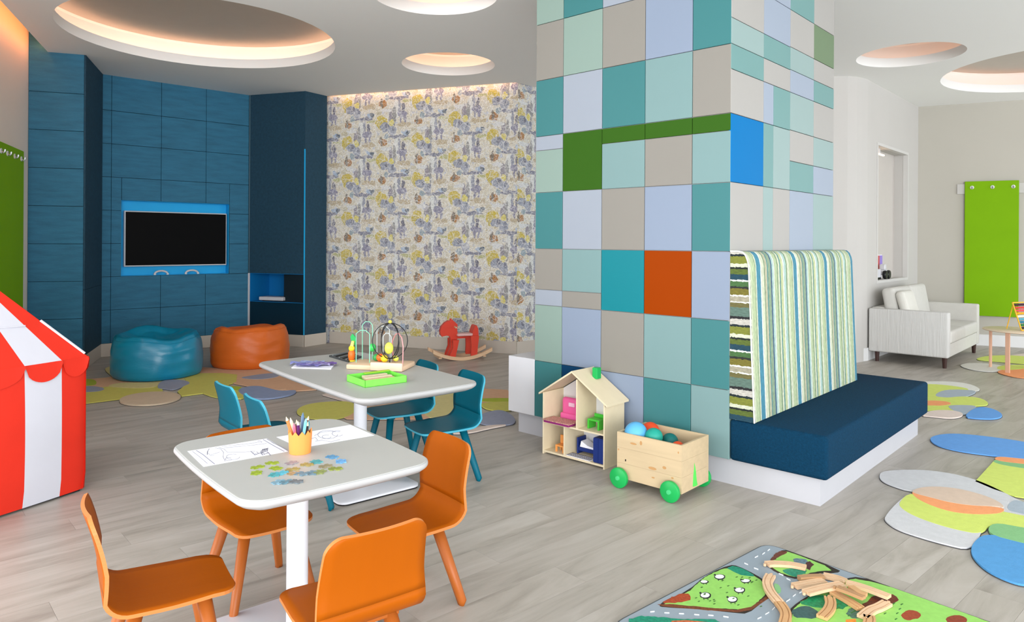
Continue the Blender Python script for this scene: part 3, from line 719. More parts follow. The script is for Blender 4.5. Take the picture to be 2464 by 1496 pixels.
# jigsaw pieces
def jig(r,rot,c):
    o=[]
    for k in range(4):
        a=rot+k*PI/2; t=Vector((-math.sin(a),math.cos(a))); n_=Vector((math.cos(a),math.sin(a))); s=1 if (k+int(c))%2==0 else -1
        seq=[(-1,0),(-.28,0),(-.2,s*.12),(-.3,s*.32),(-.12,s*.48),(.12,s*.48),(.3,s*.32),(.2,s*.12),(.28,0)]
        for u,v in seq: o.append(n_*(r*(1+v*.9))+t*(r*u))
    return o
gr=(150,170,50);ol=(166,150,90);bl=(96,150,190);gy=(160,150,156);tq=(80,160,165);mx_=(140,150,90);gb=(110,140,156)
JP=[(820,612,gr,'lime green jigsaw piece at the upper left of the pile'),(950,575,gr,'lime green jigsaw piece highest on the left of the pile'),(985,622,gr,'lime green jigsaw piece right of the leftmost two'),(810,664,gr,'lime green jigsaw piece at the left end of the pile'),
 (1125,575,gy,'mauve grey jigsaw piece below the orange cup'),(1135,632,ol,'ochre jigsaw piece in the middle of the pile'),(1265,590,ol,'olive brown jigsaw piece right of the mauve piece'),(1350,565,tq,'teal and olive jigsaw piece joined to the olive one'),
 (975,680,tq,'dark teal jigsaw piece in the lower left of the pile'),(1040,665,(90,180,200),'light turquoise jigsaw piece beside the dark teal piece'),(1150,668,(180,150,110),'tan jigsaw piece in the lower row'),(1215,672,gb,'blue grey jigsaw piece in the lower row'),
 (1320,664,gb,'small pale blue jigsaw piece in the lower row'),(1380,657,mx_,'olive green jigsaw piece at the right of the lower row'),(1430,605,(150,140,110),'brown speckled jigsaw piece near the right end'),(1520,628,(140,150,70),'olive jigsaw piece at the right end of the pile'),
 (1490,522,bl,'blue and green jigsaw piece farthest from the front'),(1570,562,(110,168,220),'plain sky blue jigsaw piece at the far right'),(1010,748,(130,168,186),'pale blue jigsaw piece nearest the front edge'),(1085,746,(100,140,156),'slate jigsaw piece joined to the front pale blue one'),(1165,744,(110,120,126),'grey jigsaw piece at the right end of the front row')]
for i,(x,y,c,lb) in enumerate(JP):
    v=at(*c4((x,y)),TZ); m_=mat('jigsaw_print_%d'%i,c,.5,var=.5,scale=70)
    single('jigsaw_piece',prism(B(),jig(.0168,.7+i*.9,i),0,.0016+.00007*i),m_,lb,'jigsaw piece',(v.x,v.y,TZ),0,'jigsaw pieces on the nearer table')

# ---------------------------------------------------------------- things on the farther table
c9=lambda p:(680+p[0]*.13393,760+p[1]*.13393)
def a9(x,y,z=TZ): return at(*c9((x,y)),z)
# purple drawings
P_=[a9(160,935),(a9(870,960)),a9(950,860),a9(260,845)]
c=sum((Vector(p) for p in P_),Vector())/4
t=thing('paper_stack','purple and white crumpled papers on a white sheet, left on the farther table','paper',(c.x,c.y,TZ))
obj('white_sheet',prism(B(),[(p.x-c.x,p.y-c.y) for p in P_],0,.004),M_paper,t)
random.seed(3)
for k,(x,y,cc) in enumerate(((380,880,(164,170,226)),(560,870,(190,204,236)),(780,890,(150,120,196)),(500,915,(150,144,206)),(660,900,(204,198,236)))):
    v=a9(x,y); bm=B(); nx=7
    g=[[bm.verts.new((v.x-c.x+(i-3)*.024-.004*j,v.y-c.y+(j-2)*.018,.008+.012*abs(math.sin(i*1.3+k*2+j)))) for i in range(nx)] for j in range(5)]
    for j in range(4):
        for i in range(nx-1): bm.faces.new((g[j][i],g[j][i+1],g[j+1][i+1],g[j+1][i]))
    bmesh.ops.solidify(bm,geom=bm.faces[:],thickness=.001)
    obj('crumpled_sheet',bm,mat('crumpled_paper_%d'%k,cc,.6),t)
# dark flat game board
P_=[a9(835,735),a9(1180,835),a9(1420,745),a9(1130,672)]
c=sum((Vector(p) for p in P_),Vector())/4
t=thing('game_board','dark grey flat tray with stripes behind the orange toy figure','tray',(c.x,c.y,TZ))
obj('tray',prism(B(),[(p.x-c.x,p.y-c.y) for p in P_],0,.010),mat('dark_grey_board',(60,64,66),.35),t)
for k in range(5):
    u=(k+.7)/5.6
    e0=P_[0]*(1-u)+P_[1]*u; e1=P_[3]*(1-u)+P_[2]*u; e0,e1=e0*.93+e1*.07,e0*.07+e1*.93
    obj('ridge',tube(B(),[(e0.x-c.x,e0.y-c.y,.0115),(e1.x-c.x,e1.y-c.y,.0115)],.004,6),M_black if k%2 else mat('grey_ridge',(120,124,126),.4),t)
# bead maze
bc=a9(1760,900); bz=math.radians(-8)
bz=math.radians(38-60)
P_=[a9(1170,960),a9(2200,1035),a9(2325,985),a9(1320,805)]
cb_=at(917,884,TZ)
bmz=thing('bead_maze','wooden bead maze with looping black, green and pink wires','toy',(cb_.x,cb_.y,TZ),math.radians(-12))
obj('wooden_base',bx(-.175,.175,-.105,.105,0,.030,bev=.008),mat('light_beech_base',(226,192,160),.5,var=.08,scale=8),bmz,smooth=True)
obj('front_rail',bx(-.02,.175,-.118,-.095,.002,.050,bev=.006),mat('pinkish_beech',(232,196,170),.5,var=.08,scale=8),bmz,smooth=True)
MW=mat('black_wire',(22,22,26),.4); MWg=mat('mint_wire',(130,200,170),.4); MWp=mat('pink_wire',(226,150,150),.4); MWw=mat('pale_grey_wire',(190,196,196),.4)
cxw=.055
for k in range(3):
    a=.35+k*PI/3; pts=[]
    for i in range(25):
        u=PI*2*i/24; r_=.104*math.sin(u)*(1 if 1 else 0); z=.16-.105*math.cos(u)
        pts.append((cxw+r_*math.cos(a),r_*math.sin(a)*.9,z))
    obj('wire_loop',tube(B(),pts[:-1],.0026,6,closed=True),MW,bmz,smooth=True)
obj('wire_post',tube(B(),[(cxw,0,.028),(cxw,0,.06)],.003,6),MW,bmz)
def loopw(x0,x1,y,h,m,nm): obj(nm,tube(B(),[(x0,y,.028),(x0,y,h-.02),(x0+.3*(x1-x0),y,h),(x0+.7*(x1-x0),y,h),(x1,y,h-.02),(x1,y,.028)],.0028,6),m,bmz,smooth=True)
loopw(-.15,-.085,.07,.26,MWg,'mint_wire'); loopw(-.145,-.06,-.03,.22,MWg,'mint_wire'); loopw(-.06,.02,.08,.235,MWw,'grey_wire'); loopw(.0,.05,.03,.20,MWw,'grey_wire')
obj('pink_wire',tube(B(),[(.165,-.08,.028),(.167,-.08,.14),(.155,-.07,.19),(.12,-.03,.21),(.09,0,.20),(.05,.05,.15),(.045,.08,.03)],.0034,6),MWp,bmz,smooth=True)
def ball(bm,r,c,sx=1,sy=1,sz=1,seg=16):
    g=bmesh.ops.create_uvsphere(bm,u_segments=seg,v_segments=seg//2+2,radius=r)['verts']
    for v in g: v.co=Vector((c[0]+v.co.x*sx,c[1]+v.co.y*sy,c[2]+v.co.z*sz))
    return bm
def bead(x,y,z,r,c,nm='bead',sx=1,sz=1): obj(nm,ball(B(),r,(x,y,z),sx,1,sz),mat('bead_%d_%d_%d'%c,c,.35),bmz,smooth='all')
bead(-.085,.07,.105,.021,(60,190,90),sz=1.2); bead(-.05,.05,.05,.022,(60,150,80)); bead(-.02,.035,.053,.024,(232,110,40)); bead(.01,.02,.052,.021,(236,210,60)); bead(.045,.01,.115,.026,(224,234,90),sz=1.35); bead(.03,-.02,.055,.02,(230,200,40)); bead(.08,.03,.052,.018,(220,220,90))
bead(.055,0,.272,.011,(214,200,80))
# orange and yellow toy figure
v=a9(1240,815)
t=thing('toy_figure','orange and yellow toy figure with green collar at the left end of the bead maze','toy',(v.x,v.y,TZ))
obj('body',lathe(B(),[(0,0),(.021,0),(.021,.009),(.017,.012),(.022,.03),(.021,.055),(.015,.068),(0,.07)],20),mat('orange_toy_plastic',(226,110,30),.4),t,smooth=True)
obj('base_ring',lathe(B(),[(0,0.001),(.0225,.001),(.0225,.010),(0,.010)],20),mat('yellow_toy_plastic',(240,214,60),.4),t)
obj('head',ball(B(),.019,(0,0,.081),1,1,1),mat('bright_yellow_toy_plastic',(244,220,40),.4),t,smooth='all')
obj('neck',xprism(B(),[(-.012,.085),(.010,.085),(.016,.125),(.002,.128)],-.011,.011),mat('pale_yellow_toy_plastic',(238,240,110),.4),t)
obj('tail',xprism(B(),[(-.004,.12),(.018,.10),(.024,.05),(.03,.05),(.02,.15),(.0,.17),(-.012,.15)],.012,.026),M_green,t)
# green box tray
P_=[at(*c9(p),TZ) for p in ((1225,1165),(1480,1290),(2230,1190),(2010,1085))]
o0=P_[1]; ex=(P_[2]-P_[1]); ey=(P_[0]-P_[1]); ex.z=ey.z=0
lx,ly=ex.length,ey.length; ang=math.atan2(ex.y,ex.x)
t=thing('craft_box','bright green shallow box of wooden pieces at the near end of the farther table','box',(o0.x,o0.y,TZ),ang)
MG=mat('bright_green_card',(120,220,80),.5,var=.12,scale=30)
for (x0,x1,y0_,y1_) in ((0,lx,0,.004),(0,lx,ly-.004,ly),(0,.004,0,ly),(lx-.004,lx,0,ly)): obj('side',bx(x0,x1,y0_,y1_,0,.036),MG,t)
obj('bottom',bx(0,lx,0,ly,0,.003),MG,t)
for k in range(5):
    obj('wooden_piece',bx(.02+.012*k,lx-.05+.004*k,.012+k*ly/6.2,.012+(k+.8)*ly/6.2,.012+.003*(k%2),.026+.003*(k%3),bev=.002),M_beech if k%2 else M_pinel,t)
obj('green_band',bx(lx*.35,lx*.98,ly*.8,ly*.9,.036,.042,bev=.002),mat('lime_card',(150,190,50),.5),t)

# ---------------------------------------------------------------- dollhouse
def inw(p): return pw(*p)
dh0=at(1305,1090,0)
DW,DD=.50,.215
dh=thing('dollhouse','pale wooden dollhouse with green chimney beside the tiled pillar','dollhouse',(dh0.x,dh0.y,0),RZ)
ze,zr=.405,.565; th=.010
obj('side_wall',bx(0,th,0,DD,.0,ze,bev=.001,seg=1),M_pinel,dh); obj('side_wall',bx(DW-th,DW,0,DD,.0,ze,bev=.001,seg=1),M_pinel,dh)
obj('floor_board',bx(th,DW-th,.004,DD,.012,.024),M_pinel,dh)
obj('middle_shelf',bx(th,DW-th,.004,DD-.006,.205,.215),M_pinel,dh)
obj('back_wall',xprism(B(),[(th,.024),(DW-th,.024),(DW-th,ze),(DW/2,zr-.01),(th,ze)],DD-.006,DD),mat('white_back_panel',(236,236,238),.7),dh)
obj('divider',bx(.275,.285,.004,DD-.006,.215,ze+.12),M_pinel,dh); obj('divider',bx(.175,.185,.004,DD-.006,.024,.205),M_pinel,dh)
for s in (-1,1):
    x0=DW/2; x1=DW/2+s*(DW/2+.025); sl=(zr-ze)/(DW/2); z1=zr-sl*(DW/2+.025)
    obj('roof_panel',xprism(B(),[(x0,zr),(x1,z1),(x1,z1+.012),(x0,zr+.012)],-.012,DD+.012),M_pinel,dh)
obj('chimney',bx(.315,.355,.12,.165,.52,.592,bev=.004),M_green,dh)
def dhp(x,y,z=0): v=Vector((dh0.x,dh0.y))+A_AX*x+B_AX*y; return (v.x,v.y,z)
MPk=mat('pink_toy_plastic',(232,98,160),.4); MPp=mat('magenta_pattern',(168,60,110),.6,var=.6,scale=120); MNv=mat('navy_toy_wood',(20,44,112),.45)
t=thing('toy_sofa','pink rounded toy with a pale handle on the upper floor of the dollhouse','toy',dhp(.155,.135,.2152),RZ)
obj('back',bx(-.095,.11,-.012,.03,.03,.15,bev=.028,seg=4),MPk,t,smooth=True); obj('base',bx(-.095,.11,-.03,.03,0,.05,bev=.012,seg=3),MPk,t,smooth=True)
obj('handle',bx(-.03,.02,-.020,-.010,.095,.122,bev=.004),mat('pale_pink_plastic',(240,190,214),.4),t)
t=thing('toy_bed','magenta patterned toy bench sticking out of the dollhouse upper floor','toy',dhp(.135,.035,.2152),RZ)
obj('top',bx(-.115,.105,-.06,.055,.014,.020,bev=.002),mat('speckled_pattern',(206,150,140),.6,var=.8,scale=160),t); obj('base',bx(-.11,.10,-.055,.05,0,.013,bev=.003),mat('purple_toy_fabric',(140,40,110),.6),t)
t=thing('toy_stool','bright green toy stool on the right of the dollhouse upper floor','toy',dhp(.375,.09,.2152),RZ)
MG2=mat('apple_green_plastic',(70,184,56),.4)
obj('seat',bx(-.045,.045,-.04,.04,.052,.064,bev=.004),MG2,t)
for s in (-1,1): obj('leg',bx(s*.039-.006,s*.039+.006,-.04,.04,0,.054,bev=.003),MG2,t)
obj('back',bx(-.045,.045,.034,.044,.05,.085,bev=.004),MG2,t)
t=thing('toy_chair','small orange toy chair on the dollhouse ground floor','toy',dhp(.120,.06,.0242),RZ)
MO=mat('orange_toy_wood',(240,160,84),.5)
obj('seat',bx(-.035,.035,-.03,.03,.035,.045,bev=.003),MO,t); obj('back',bx(-.035,.035,.022,.032,.045,.10,bev=.003),MO,t)
for sx in (-1,1):
    for sy in (-1,1): obj('leg',bx(sx*.029-.005,sx*.029+.005,sy*.024-.005,sy*.024+.005,0,.036),MO,t)
t=thing('toy_bed','navy toy bed with white cover on the dollhouse ground floor','toy',dhp(.295,.13,.0242),RZ)
obj('frame',bx(-.07,.07,-.035,.045,.02,.045,bev=.004),MNv,t); obj('headboard',bx(-.08,-.068,-.04,.05,0,.105,bev=.004),MNv,t); obj('footboard',bx(.068,.08,-.04,.05,0,.06,bev=.004),MNv,t)
obj('cover',xprism(B(),[(-.06,.046),(.06,.046),(.06,.055),(.0,.062),(-.05,.085)],-.03,.04),M_paper,t)
t=thing('toy_rug','black and white zigzag mat on the dollhouse ground floor','rug',dhp(.30,.045,.0242),RZ)
obj('mat',bx(-.11,.08,-.035,.035,0,.003),M_paper,t)
bm=B()
for i in range(13): tube(bm,[(-.105+i*.0145+.006*(j%2),-.033+j*.0095,.0035) for j in range(8)],.0022,4)
tag(obj('zigzag',bm,M_black,t),kind='stuff')
t=thing('toy_wardrobe','navy toy wardrobe in the right corner of the dollhouse ground floor','toy',dhp(.445,.06,.0242),RZ)
obj('carcass',bx(-.04,.04,-.045,.045,0,.155,bev=.003),MNv,t); obj('door',bx(-.038,-.001,-.049,-.045,.006,.150),MNv,t); obj('door',bx(.001,.038,-.049,-.045,.006,.150),MNv,t)

# ---------------------------------------------------------------- toy wagon with balls
wg0=Vector((.612,4.115)); WL,WD=.416,.300
wg=thing('toy_wagon','pale pine box wagon on green wheels next to the dollhouse','wagon',(wg0.x,wg0.y,0),RZ)
zb,zt2=.05,.312; tw=.012
for i in range(3):
    h0=zb+(zt2-zb)*i/3; h1=zb+(zt2-zb)*(i+1)/3
    obj('front_board',bx(0,WL,0,tw,h0,h1-.0006),M_pine,wg)
obj('back_board',bx(0,WL,WD-tw,WD,zb,zt2),M_pine,wg)
for s,x0 in ((0,0),(1,WL-tw)):
    for i in range(3):
        h0=zb+(zt2-zb)*i/3; h1=zb+(zt2-zb)*(i+1)/3
        obj('end_board',bx(x0,x0+tw,tw,WD-tw,h0,h1-.0006),M_pine,wg)
obj('bottom_board',bx(tw,WL-tw,tw,WD-tw,zb+.004,zb+.014),M_pinel,wg)
M_greenl=mat('translucent_green_rim',(70,190,120),.25)
for x,y in ((.03,-.024),(.36,-.024),(.03,WD+.024),(.36,WD+.024)):
    s=-1 if y<0 else 1
    b_=lathe(B(),[(0,-.012),(.050,-.012),(.057,-.008),(.058,0),(.057,.010),(.050,.014),(0,.014)],36)
    b_.transform(Matrix.Translation((x,y,.058))@Matrix.Rotation(PI/2*(1 if s<0 else -1),4,'X'))
    wh_=obj('wheel',b_,M_green,wg,smooth=True)
    b2=lathe(B(),[(0,.014),(.014,.014),(.012,.020),(0,.021)],20); b2.transform(Matrix.Translation((x,y,.058))@Matrix.Rotation(PI/2*(1 if s<0 else -1),4,'X'))
    obj('hub',b2,M_greenl,wh_,smooth=True)
for x in (.03,.36): obj('axle',tube(B(),[(x,-.02,.058),(x,WD+.02,.058)],.006,8),M_dark,wg)
# green leaf print on the end and dark knots on the boards
b_=prism(B(),[(.02,.0),(.05,-.005),(.075,-.004),(.062,.03),(.055,.075),(.046,.105),(.036,.128),(.034,.095),(.026,.06),(.024,.035)],0,.0008)
b_.transform(Matrix.Translation((WL,.10,.062))@Matrix.Rotation(PI/2,4,'Z')@Matrix.Rotation(PI/2,4,'X')); 
obj('leaf_print',b_,mat('green_print',(84,210,84),.5),wg)
MK=mat('wood_knot',(186,142,92),.6)
for (x,z,rx,rz_) in ((.11,.262,.022,.006),(.16,.275,.008,.012),(.235,.15,.026,.008),(.31,.17,.012,.008),(.36,.125,.008,.005),(.24,.10,.010,.004),(.395,.27,.004,.006),(.01,.21,.005,.005)):
    b_=lathe(B(),[(0,0),(1,0),(1,.0006),(0,.0006)],14); 
    for v_ in b_.verts: v_.co=Vector((x+v_.co.x*rx,-.0006+v_.co.z,z+v_.co.y*rz_))
    obj('knot',b_,MK,wg)
obj('bolt_mark',bx(.055,.062,-.001,0,.152,.163),M_black,wg)
def wp(x,y,z): v=wg0+A_AX*x+B_AX*y; return (v.x,v.y,z)
for nm,x,y,z,r_,c,lb in (('b',.078,.075,.302,.066,(92,172,220),'large sky blue ball at the left end of the wagon'),('b',.075,.235,.285,.052,(220,74,34),'red orange ball at the back of the wagon behind the blue ball'),
  ('b',.185,.095,.298,.050,(30,152,134),'teal green ball right of the sky blue ball'),('b',.235,.185,.262,.048,(10,104,100),'dark teal ball behind the teal green ball'),('b',.335,.10,.262,.038,(226,80,34),'small red orange ball at the right of the wagon'),
  ('b',.09,.15,.195,.055,(240,240,244),'white ball half hidden under the others in the wagon'),('b',.20,.12,.20,.052,(200,90,50),'rust ball low in the middle of the wagon'),('b',.33,.12,.187,.038,(60,120,150),'blue ball low at the right of the wagon')):
    bm=ball(B(),r_,(0,0,r_),1,1,.97,24)
    single('ball',bm,mat('ball_%d_%d_%d'%c,c,.5,var=.05,scale=10),lb,'ball',wp(x,y,z-r_),0,'balls in the wooden wagon',smooth='all')

# ---------------------------------------------------------------- beanbags
def bean(px0,px1,ybot,H_,m,label,seed,sag):
    c=at((px0+px1)/2,ybot,0); rad=(px1-px0)/2/F*(c.y+.38); cy=c.y+rad*.92; cxx=c.x*cy/c.y
    t=thing('beanbag',label,'beanbag',(cxx,cy,0))
    rnd=random.Random(seed); ph=[rnd.uniform(0,6.28) for _ in range(6)]
    prof=[(0,0),(.55,0),(.80,.008),(.93,.04),(.975,.12),(.995,.28),(1.0,.48),(.99,.66),(.965,.80),(.93,.91),(.88,.975),(.80,1.0),(.70,.97),(.52,.90),(.34,.87),(.18,.86),(0,.86)]
    pr=[]
    for (a0,b0),(a1,b1) in zip(prof,prof[1:]):
        for k in range(3): pr.append(((a0+(a1-a0)*k/3)*rad,(b0+(b1-b0)*k/3)*H_))
    pr.append((0,prof[-1][1]*H_))
    def fn(a,r,z):
        u=z/H_; tp=max(0,(u-.55)/.45)
        dz=tp*H_*(sag*math.cos(a-ph[0]*.0-2.2)+.03*math.sin(3*a+ph[1])+.02*math.sin(5*a+ph[2]))*min(1,r/(rad*.4))
        dr=rad*(.012*math.sin(4*a+ph[3]+3*u)+.008*math.sin(9*a+ph[4]-5*u)+.011*math.sin(24*u+3*a+1.5*math.sin(5*a))*(0.2+.8*math.sin(a*2+ph[5])**2)*min(1,u*4))
        cre=.03*rad*math.exp(-((u-.93)/.05)**2)*(math.sin(7*a+ph[1])**2) if r>rad*.5 else 0
        return r+dr-cre,z+dz
    o=obj('bag',lathe(B(),pr,96,(0,0),fn),m,t,smooth='all')
    bm=B(); n=10
    pts=[(rad*.99*math.cos(1.2*PI),rad*.99*math.sin(1.2*PI),.1*H_+.75*H_*i/n) for i in range(n+1)]
    pts=[]
    for i in range(60):
        a=2*PI*i/60; r1,z1=fn(a,rad*.93,.91*H_); pts.append((r1*math.cos(a),r1*math.sin(a),z1+.002))
    obj('top_seam',tube(bm,pts,.0045,6,closed=True),m,t,smooth=True)
    return t
bean(277,480,922,.445,M_bbteal,'teal leatherette beanbag in front of the television wall, left',4,.05)
bean(513,691,893,.435,M_bborange,'orange leatherette beanbag right of the teal one',9,-.07)

# ---------------------------------------------------------------- play tent
tc0=Vector((-2.365,3.99)); fdir=Vector((-.447,-.894)); ndir=Vector((-.894,.447))   # along the face, and inward
W_=.98
cor=[Vector((0,0)),fdir*W_,fdir*W_+ndir*W_,ndir*W_]
ten=thing('play_tent','red and white striped play tent at the left edge','tent',(tc0.x,tc0.y,0))
apex=(fdir+ndir)*W_/2; zw,za=.745,1.36
edges_=[0,.15,.345,.635,.83,.98]
def lerp(a,b,u): return a+(b-a)*u
for s in range(4):
    A0=cor[s]; A1=cor[(s+1)%4]; dd=(A1-A0)/W_; nn=Vector((-dd.y,dd.x)); 
    if nn.dot(apex-A0)<0: nn=-nn
    for k in range(5):
        u0,u1=edges_[k]/.98,edges_[k+1]/.98; m_=M_twhite if k%2 else M_tred
        # wall strip with slight belly and rounded corners
        bm=B(); nz=8; nx=6; g=[]
        for j in range(nz+1):
            z=.012+(zw-.012)*j/nz; row=[]
            for i in range(nx+1):
                u=lerp(u0,u1,i/nx); p_=A0.lerp(A1,u); e=min(u,1-u)*W_
                cr_=.012*max(0,1-e/.05)**2
                bel=.012*math.sin(PI*j/nz)*math.sin(PI*u)+.022*math.sin(PI*u)
                q_=p_-nn*(bel)+ (nn*cr_); 
                if j==0: q_=q_+nn*.012
                row.append(bm.verts.new((q_.x,q_.y,z)))
            g.append(row)
        for j in range(nz):
            for i in range(nx): bm.faces.new((g[j][i],g[j][i+1],g[j+1][i+1],g[j+1][i]))
        obj('wall_stripe',bm,m_,ten,smooth=True)
        # roof strip
        bm=B(); g=[]; nz=8
        for j in range(nz+1):
            v_=j/nz; row=[]
            for i in range(nx+1):
                u=lerp(u0,u1,i/nx); e=A0.lerp(A1,u)-nn*(.022*math.sin(PI*u)+.004); q_=e.lerp(apex,v_); z=lerp(zw,za,v_)-.03*math.sin(PI*v_)*math.sin(PI*u)*0
                row.append(bm.verts.new((q_.x,q_.y,z)))
            g.append(row)
        for j in range(nz):
            for i in range(nx): bm.faces.new((g[j][i],g[j][i+1],g[j+1][i+1],g[j+1][i]))
        obj('roof_stripe',bm,m_,ten,smooth=True)
        # scalloped valance
        bm=B(); n=12; top=[];bot=[]
        for i in range(n+1):
            x=i/n; u=lerp(u0,u1,x); e=A0.lerp(A1,u)-nn*(.022*math.sin(PI*u)+.007)
            top.append(bm.verts.new((e.x,e.y,zw+.002))); e2=e-nn*.006; bot.append(bm.verts.new((e2.x,e2.y,zw-.012-.085*math.sqrt(max(0,1-(2*x-1)**2)))))
        for i in range(n): bm.faces.new((top[i],top[i+1],bot[i+1],bot[i]))
        obj('valance_scallop',bm,M_tred,ten,smooth=True)
for v_,m_,nm in ((.30,M_twhite,'window_seam'),):
    A0,A1=cor[0],cor[1]; e0=A0.lerp(A1,.16).lerp(apex,v_); e1=A0.lerp(A1,.345).lerp(apex,v_); z=lerp(zw,za,v_)+.006
    obj(nm,tube(B(),[(e0.x+.012,e0.y-.006,z),(e1.x+.012,e1.y-.006,z)],.004,6),m_,ten)
obj('ground_band',prism(B(),[tuple(c_+(apex-c_)*.05) for c_ in cor],0,.012),mat('black_tape',(24,26,30),.7),ten)
e=cor[0]-(apex-cor[0]).normalized()*.0
obj('door_flap_roll',tube(B(),[(cor[0].x*.66+apex.x*.34+.004,cor[0].y*.66+apex.y*.34+.004,zw+.206),(cor[0].x*.97+apex.x*.03+.004,cor[0].y*.97+apex.y*.03+.004,zw+.016)],.009,8),M_twhite,ten,smooth=True)

# ---------------------------------------------------------------- coat boards
def coat_board(label,p0,d,x0,x1,z0,z1,hooks,rail=None):
    a=math.atan2(d[1],d[0]); t=thing('coat_board',label,'coat board',(p0[0],p0[1],0),a)
    # board in front of wall: local y<0 is the room side
    s=SGN
    ya,yb=(-.045,-.020) if s>0 else (.020,.045)
    obj('board',bx(x0,x1,ya,yb,z0,z1,bev=.004),M_lime,t)
    obj('wall_batten',bx(x0+.05,x1-.05,min(yb if s>0 else 0,0 if s>0 else ya),max(0 if s>0 else ya,yb if s>0 else 0),z0+.1,z1-.05),M_white,t)
    if rail: obj('white_rail',bx(rail[0],rail[1],-.020 if s>0 else 0,0 if s>0 else .020,rail[2],rail[3]),M_wallr,t)
    for h in hooks:
        y=ya if s>0 else yb; q=-1 if s>0 else 1
        hk=obj('coat_hook',tube(B(),[(h,y,z1-.09),(h,y+q*.022,z1-.10),(h,y+q*.03,z1-.09),(h,y+q*.032,z1-.07)],.009,8),M_steel,t,smooth=True)
        bm=B(); bmesh.ops.create_cone(bm,cap_ends=True,segments=16,radius1=.024,radius2=.024,depth=.008); bm.transform(Matrix.Translation((h,y+q*.004,z1-.085))@Matrix.Rotation(PI/2,4,'X'))
        obj('hook_plate',bm,M_white,hk)
SGN=1
dd=(.900,-.436); P1=(5.803,10.226)
coat_board('lime green coat board on the far right wall with three white hooks',P1,dd,on(P1,dd,2320),on(P1,dd,2450)+.0,.414,2.27,[on(P1,dd,p) for p in (2337,2386,2436)],(on(P1,dd,2302),on(P1,dd,2302)+1.9,2.10,2.235))
# left wall: face towards +x; wall runs towards the camera so the room is on the left of travel
SGN=-1
p0=P['lw']; dl=(ldir.x,ldir.y)
xh=[on(p0,dl,p) for p in (49,33,16,1)]
coat_board('lime green coat board on the left wall above the tent',p0,dl,on(p0,dl,52)+.13,1.35,.41,2.27,[x+.19 for x in xh]+[xh[-1]+.42])

# ---------------------------------------------------------------- rocking horse
rh0=at(1105,866,0); 
ra=math.radians(20)
rh=thing('rocking_horse','small red rocking horse on beech rockers by the patterned wallpaper','rocking horse',(rh0.x,rh0.y+.10,0),ra)
def rock(y):
    pts=[]; n=16
    up=[(-.36+.72*i/n, .012+.32*((-.36+.72*i/n)/.36)**2*.30) for i in range(n+1)]
    poly=up+[(x,z+.040) for x,z in up[::-1]]
    return xprism(B(),[(x,z-.012) for x,z in poly],y-.018,y+.018)
obj('rocker',rock(-.125),M_beech,rh); obj('rocker',rock(.125),M_beech,rh)
for x in (-.27,.27): obj('cross_bar',bx(x-.018,x+.018,-.125,.125,.030,.048) if x<0 else bx(x-.018,x+.018,-.125,.125,.030,.048),M_beech,rh)
hd=[(-.25,.34),(-.245,.30),(-.225,.275),(-.17,.285),(-.13,.275),(-.125,.22),(-.12,.15),(-.145,.09),(-.17,.035),(-.09,.035),(-.07,.12),(-.045,.20),(-.035,.29),(-.045,.37),(-.07,.42),(-.10,.455),(-.15,.46),(-.19,.44),(-.235,.395)]
obj('head_and_front_leg',xprism(B(),hd,-.03,.03),M_red,rh)
bmn=B()
for k in range(5): box(bmn,-.075-.018*k+.02,-.055-.018*k+.02,-.018,.018,.37+.016*k,.42+.016*k,bev=.004)
obj('mane',bmn,M_red,rh)
obj('seat',bx(-.05,.15,-.075,.075,.275,.305,bev=.012,seg=3),mat('pale_pink_seat',(222,180,176),.5),rh,smooth=True)
obj('under_rail',bx(-.05,.15,-.03,.03,.245,.275),M_red,rh)
obj('backrest',xprism(B(),[(.13,.26),(.21,.26),(.205,.36),(.185,.40),(.165,.395),(.14,.33)],-.075,.075),M_red,rh)
for y in (-.115,.115):
    obj('hind_leg',xprism(B(),[(.10,.035),(.175,.035),(.185,.15),(.20,.28),(.10,.28),(.105,.15)],y-.013,y+.013),M_red,rh)
for y in (-.115,.115):
    obj('front_leg',xprism(B(),[(-.165,.035),(-.09,.035),(-.07,.12),(-.045,.24),(-.12,.24),(-.12,.15)],y-.013,y+.013),M_red,rh)
obj('front_cross_rail',bx(-.11,-.06,-.115,.115,.20,.24,bev=.005),M_red,rh); obj('rear_cross_rail',bx(.12,.18,-.115,.115,.24,.275,bev=.005),M_red,rh)
obj('handle',tube(B(),[(-.075,-.10,.385),(-.075,.10,.385)],.010,10),M_beech,rh)

# ---------------------------------------------------------------- sofa, side table, abacus
so=Vector((4.875,7.975)); sa=math.atan2(.732,.681)
sofa=thing('sofa','light grey two-seat sofa against the right wall under the niche','sofa',(so.x,so.y,0),sa)
SW,SD=1.72,.835
obj('arm',bx(0,.115,0,SD,.12,.632,bev=.02,seg=3),M_sofarib,sofa,smooth=True); obj('arm',bx(SW-.115,SW,0,SD,.12,.632,bev=.02,seg=3),M_sofa,sofa,smooth=True)
obj('base_frame',bx(.115,SW-.115,.01,SD,.12,.27,bev=.01),M_sofa,sofa); obj('back_frame',bx(.115,SW-.115,SD-.14,SD,.27,.64,bev=.02,seg=3),M_sofa,sofa,smooth=True)
for x0,x1 in ((.117,SW/2-.002),(SW/2+.002,SW-.117)):
    obj('seat_cushion',bx(x0,x1,-.005,SD-.30,.27,.415,bev=.03,seg=4),M_sofa,sofa,smooth=True)
    bm=bx(x0+.01,x1-.01,-.075,.075,0,.47,bev=.05,seg=4); bm.transform(Matrix.Translation((0,SD-.25,.41))@Matrix.Rotation(math.radians(-10),4,'X'))
    obj('back_cushion',bm,M_sofa,sofa,smooth=True)
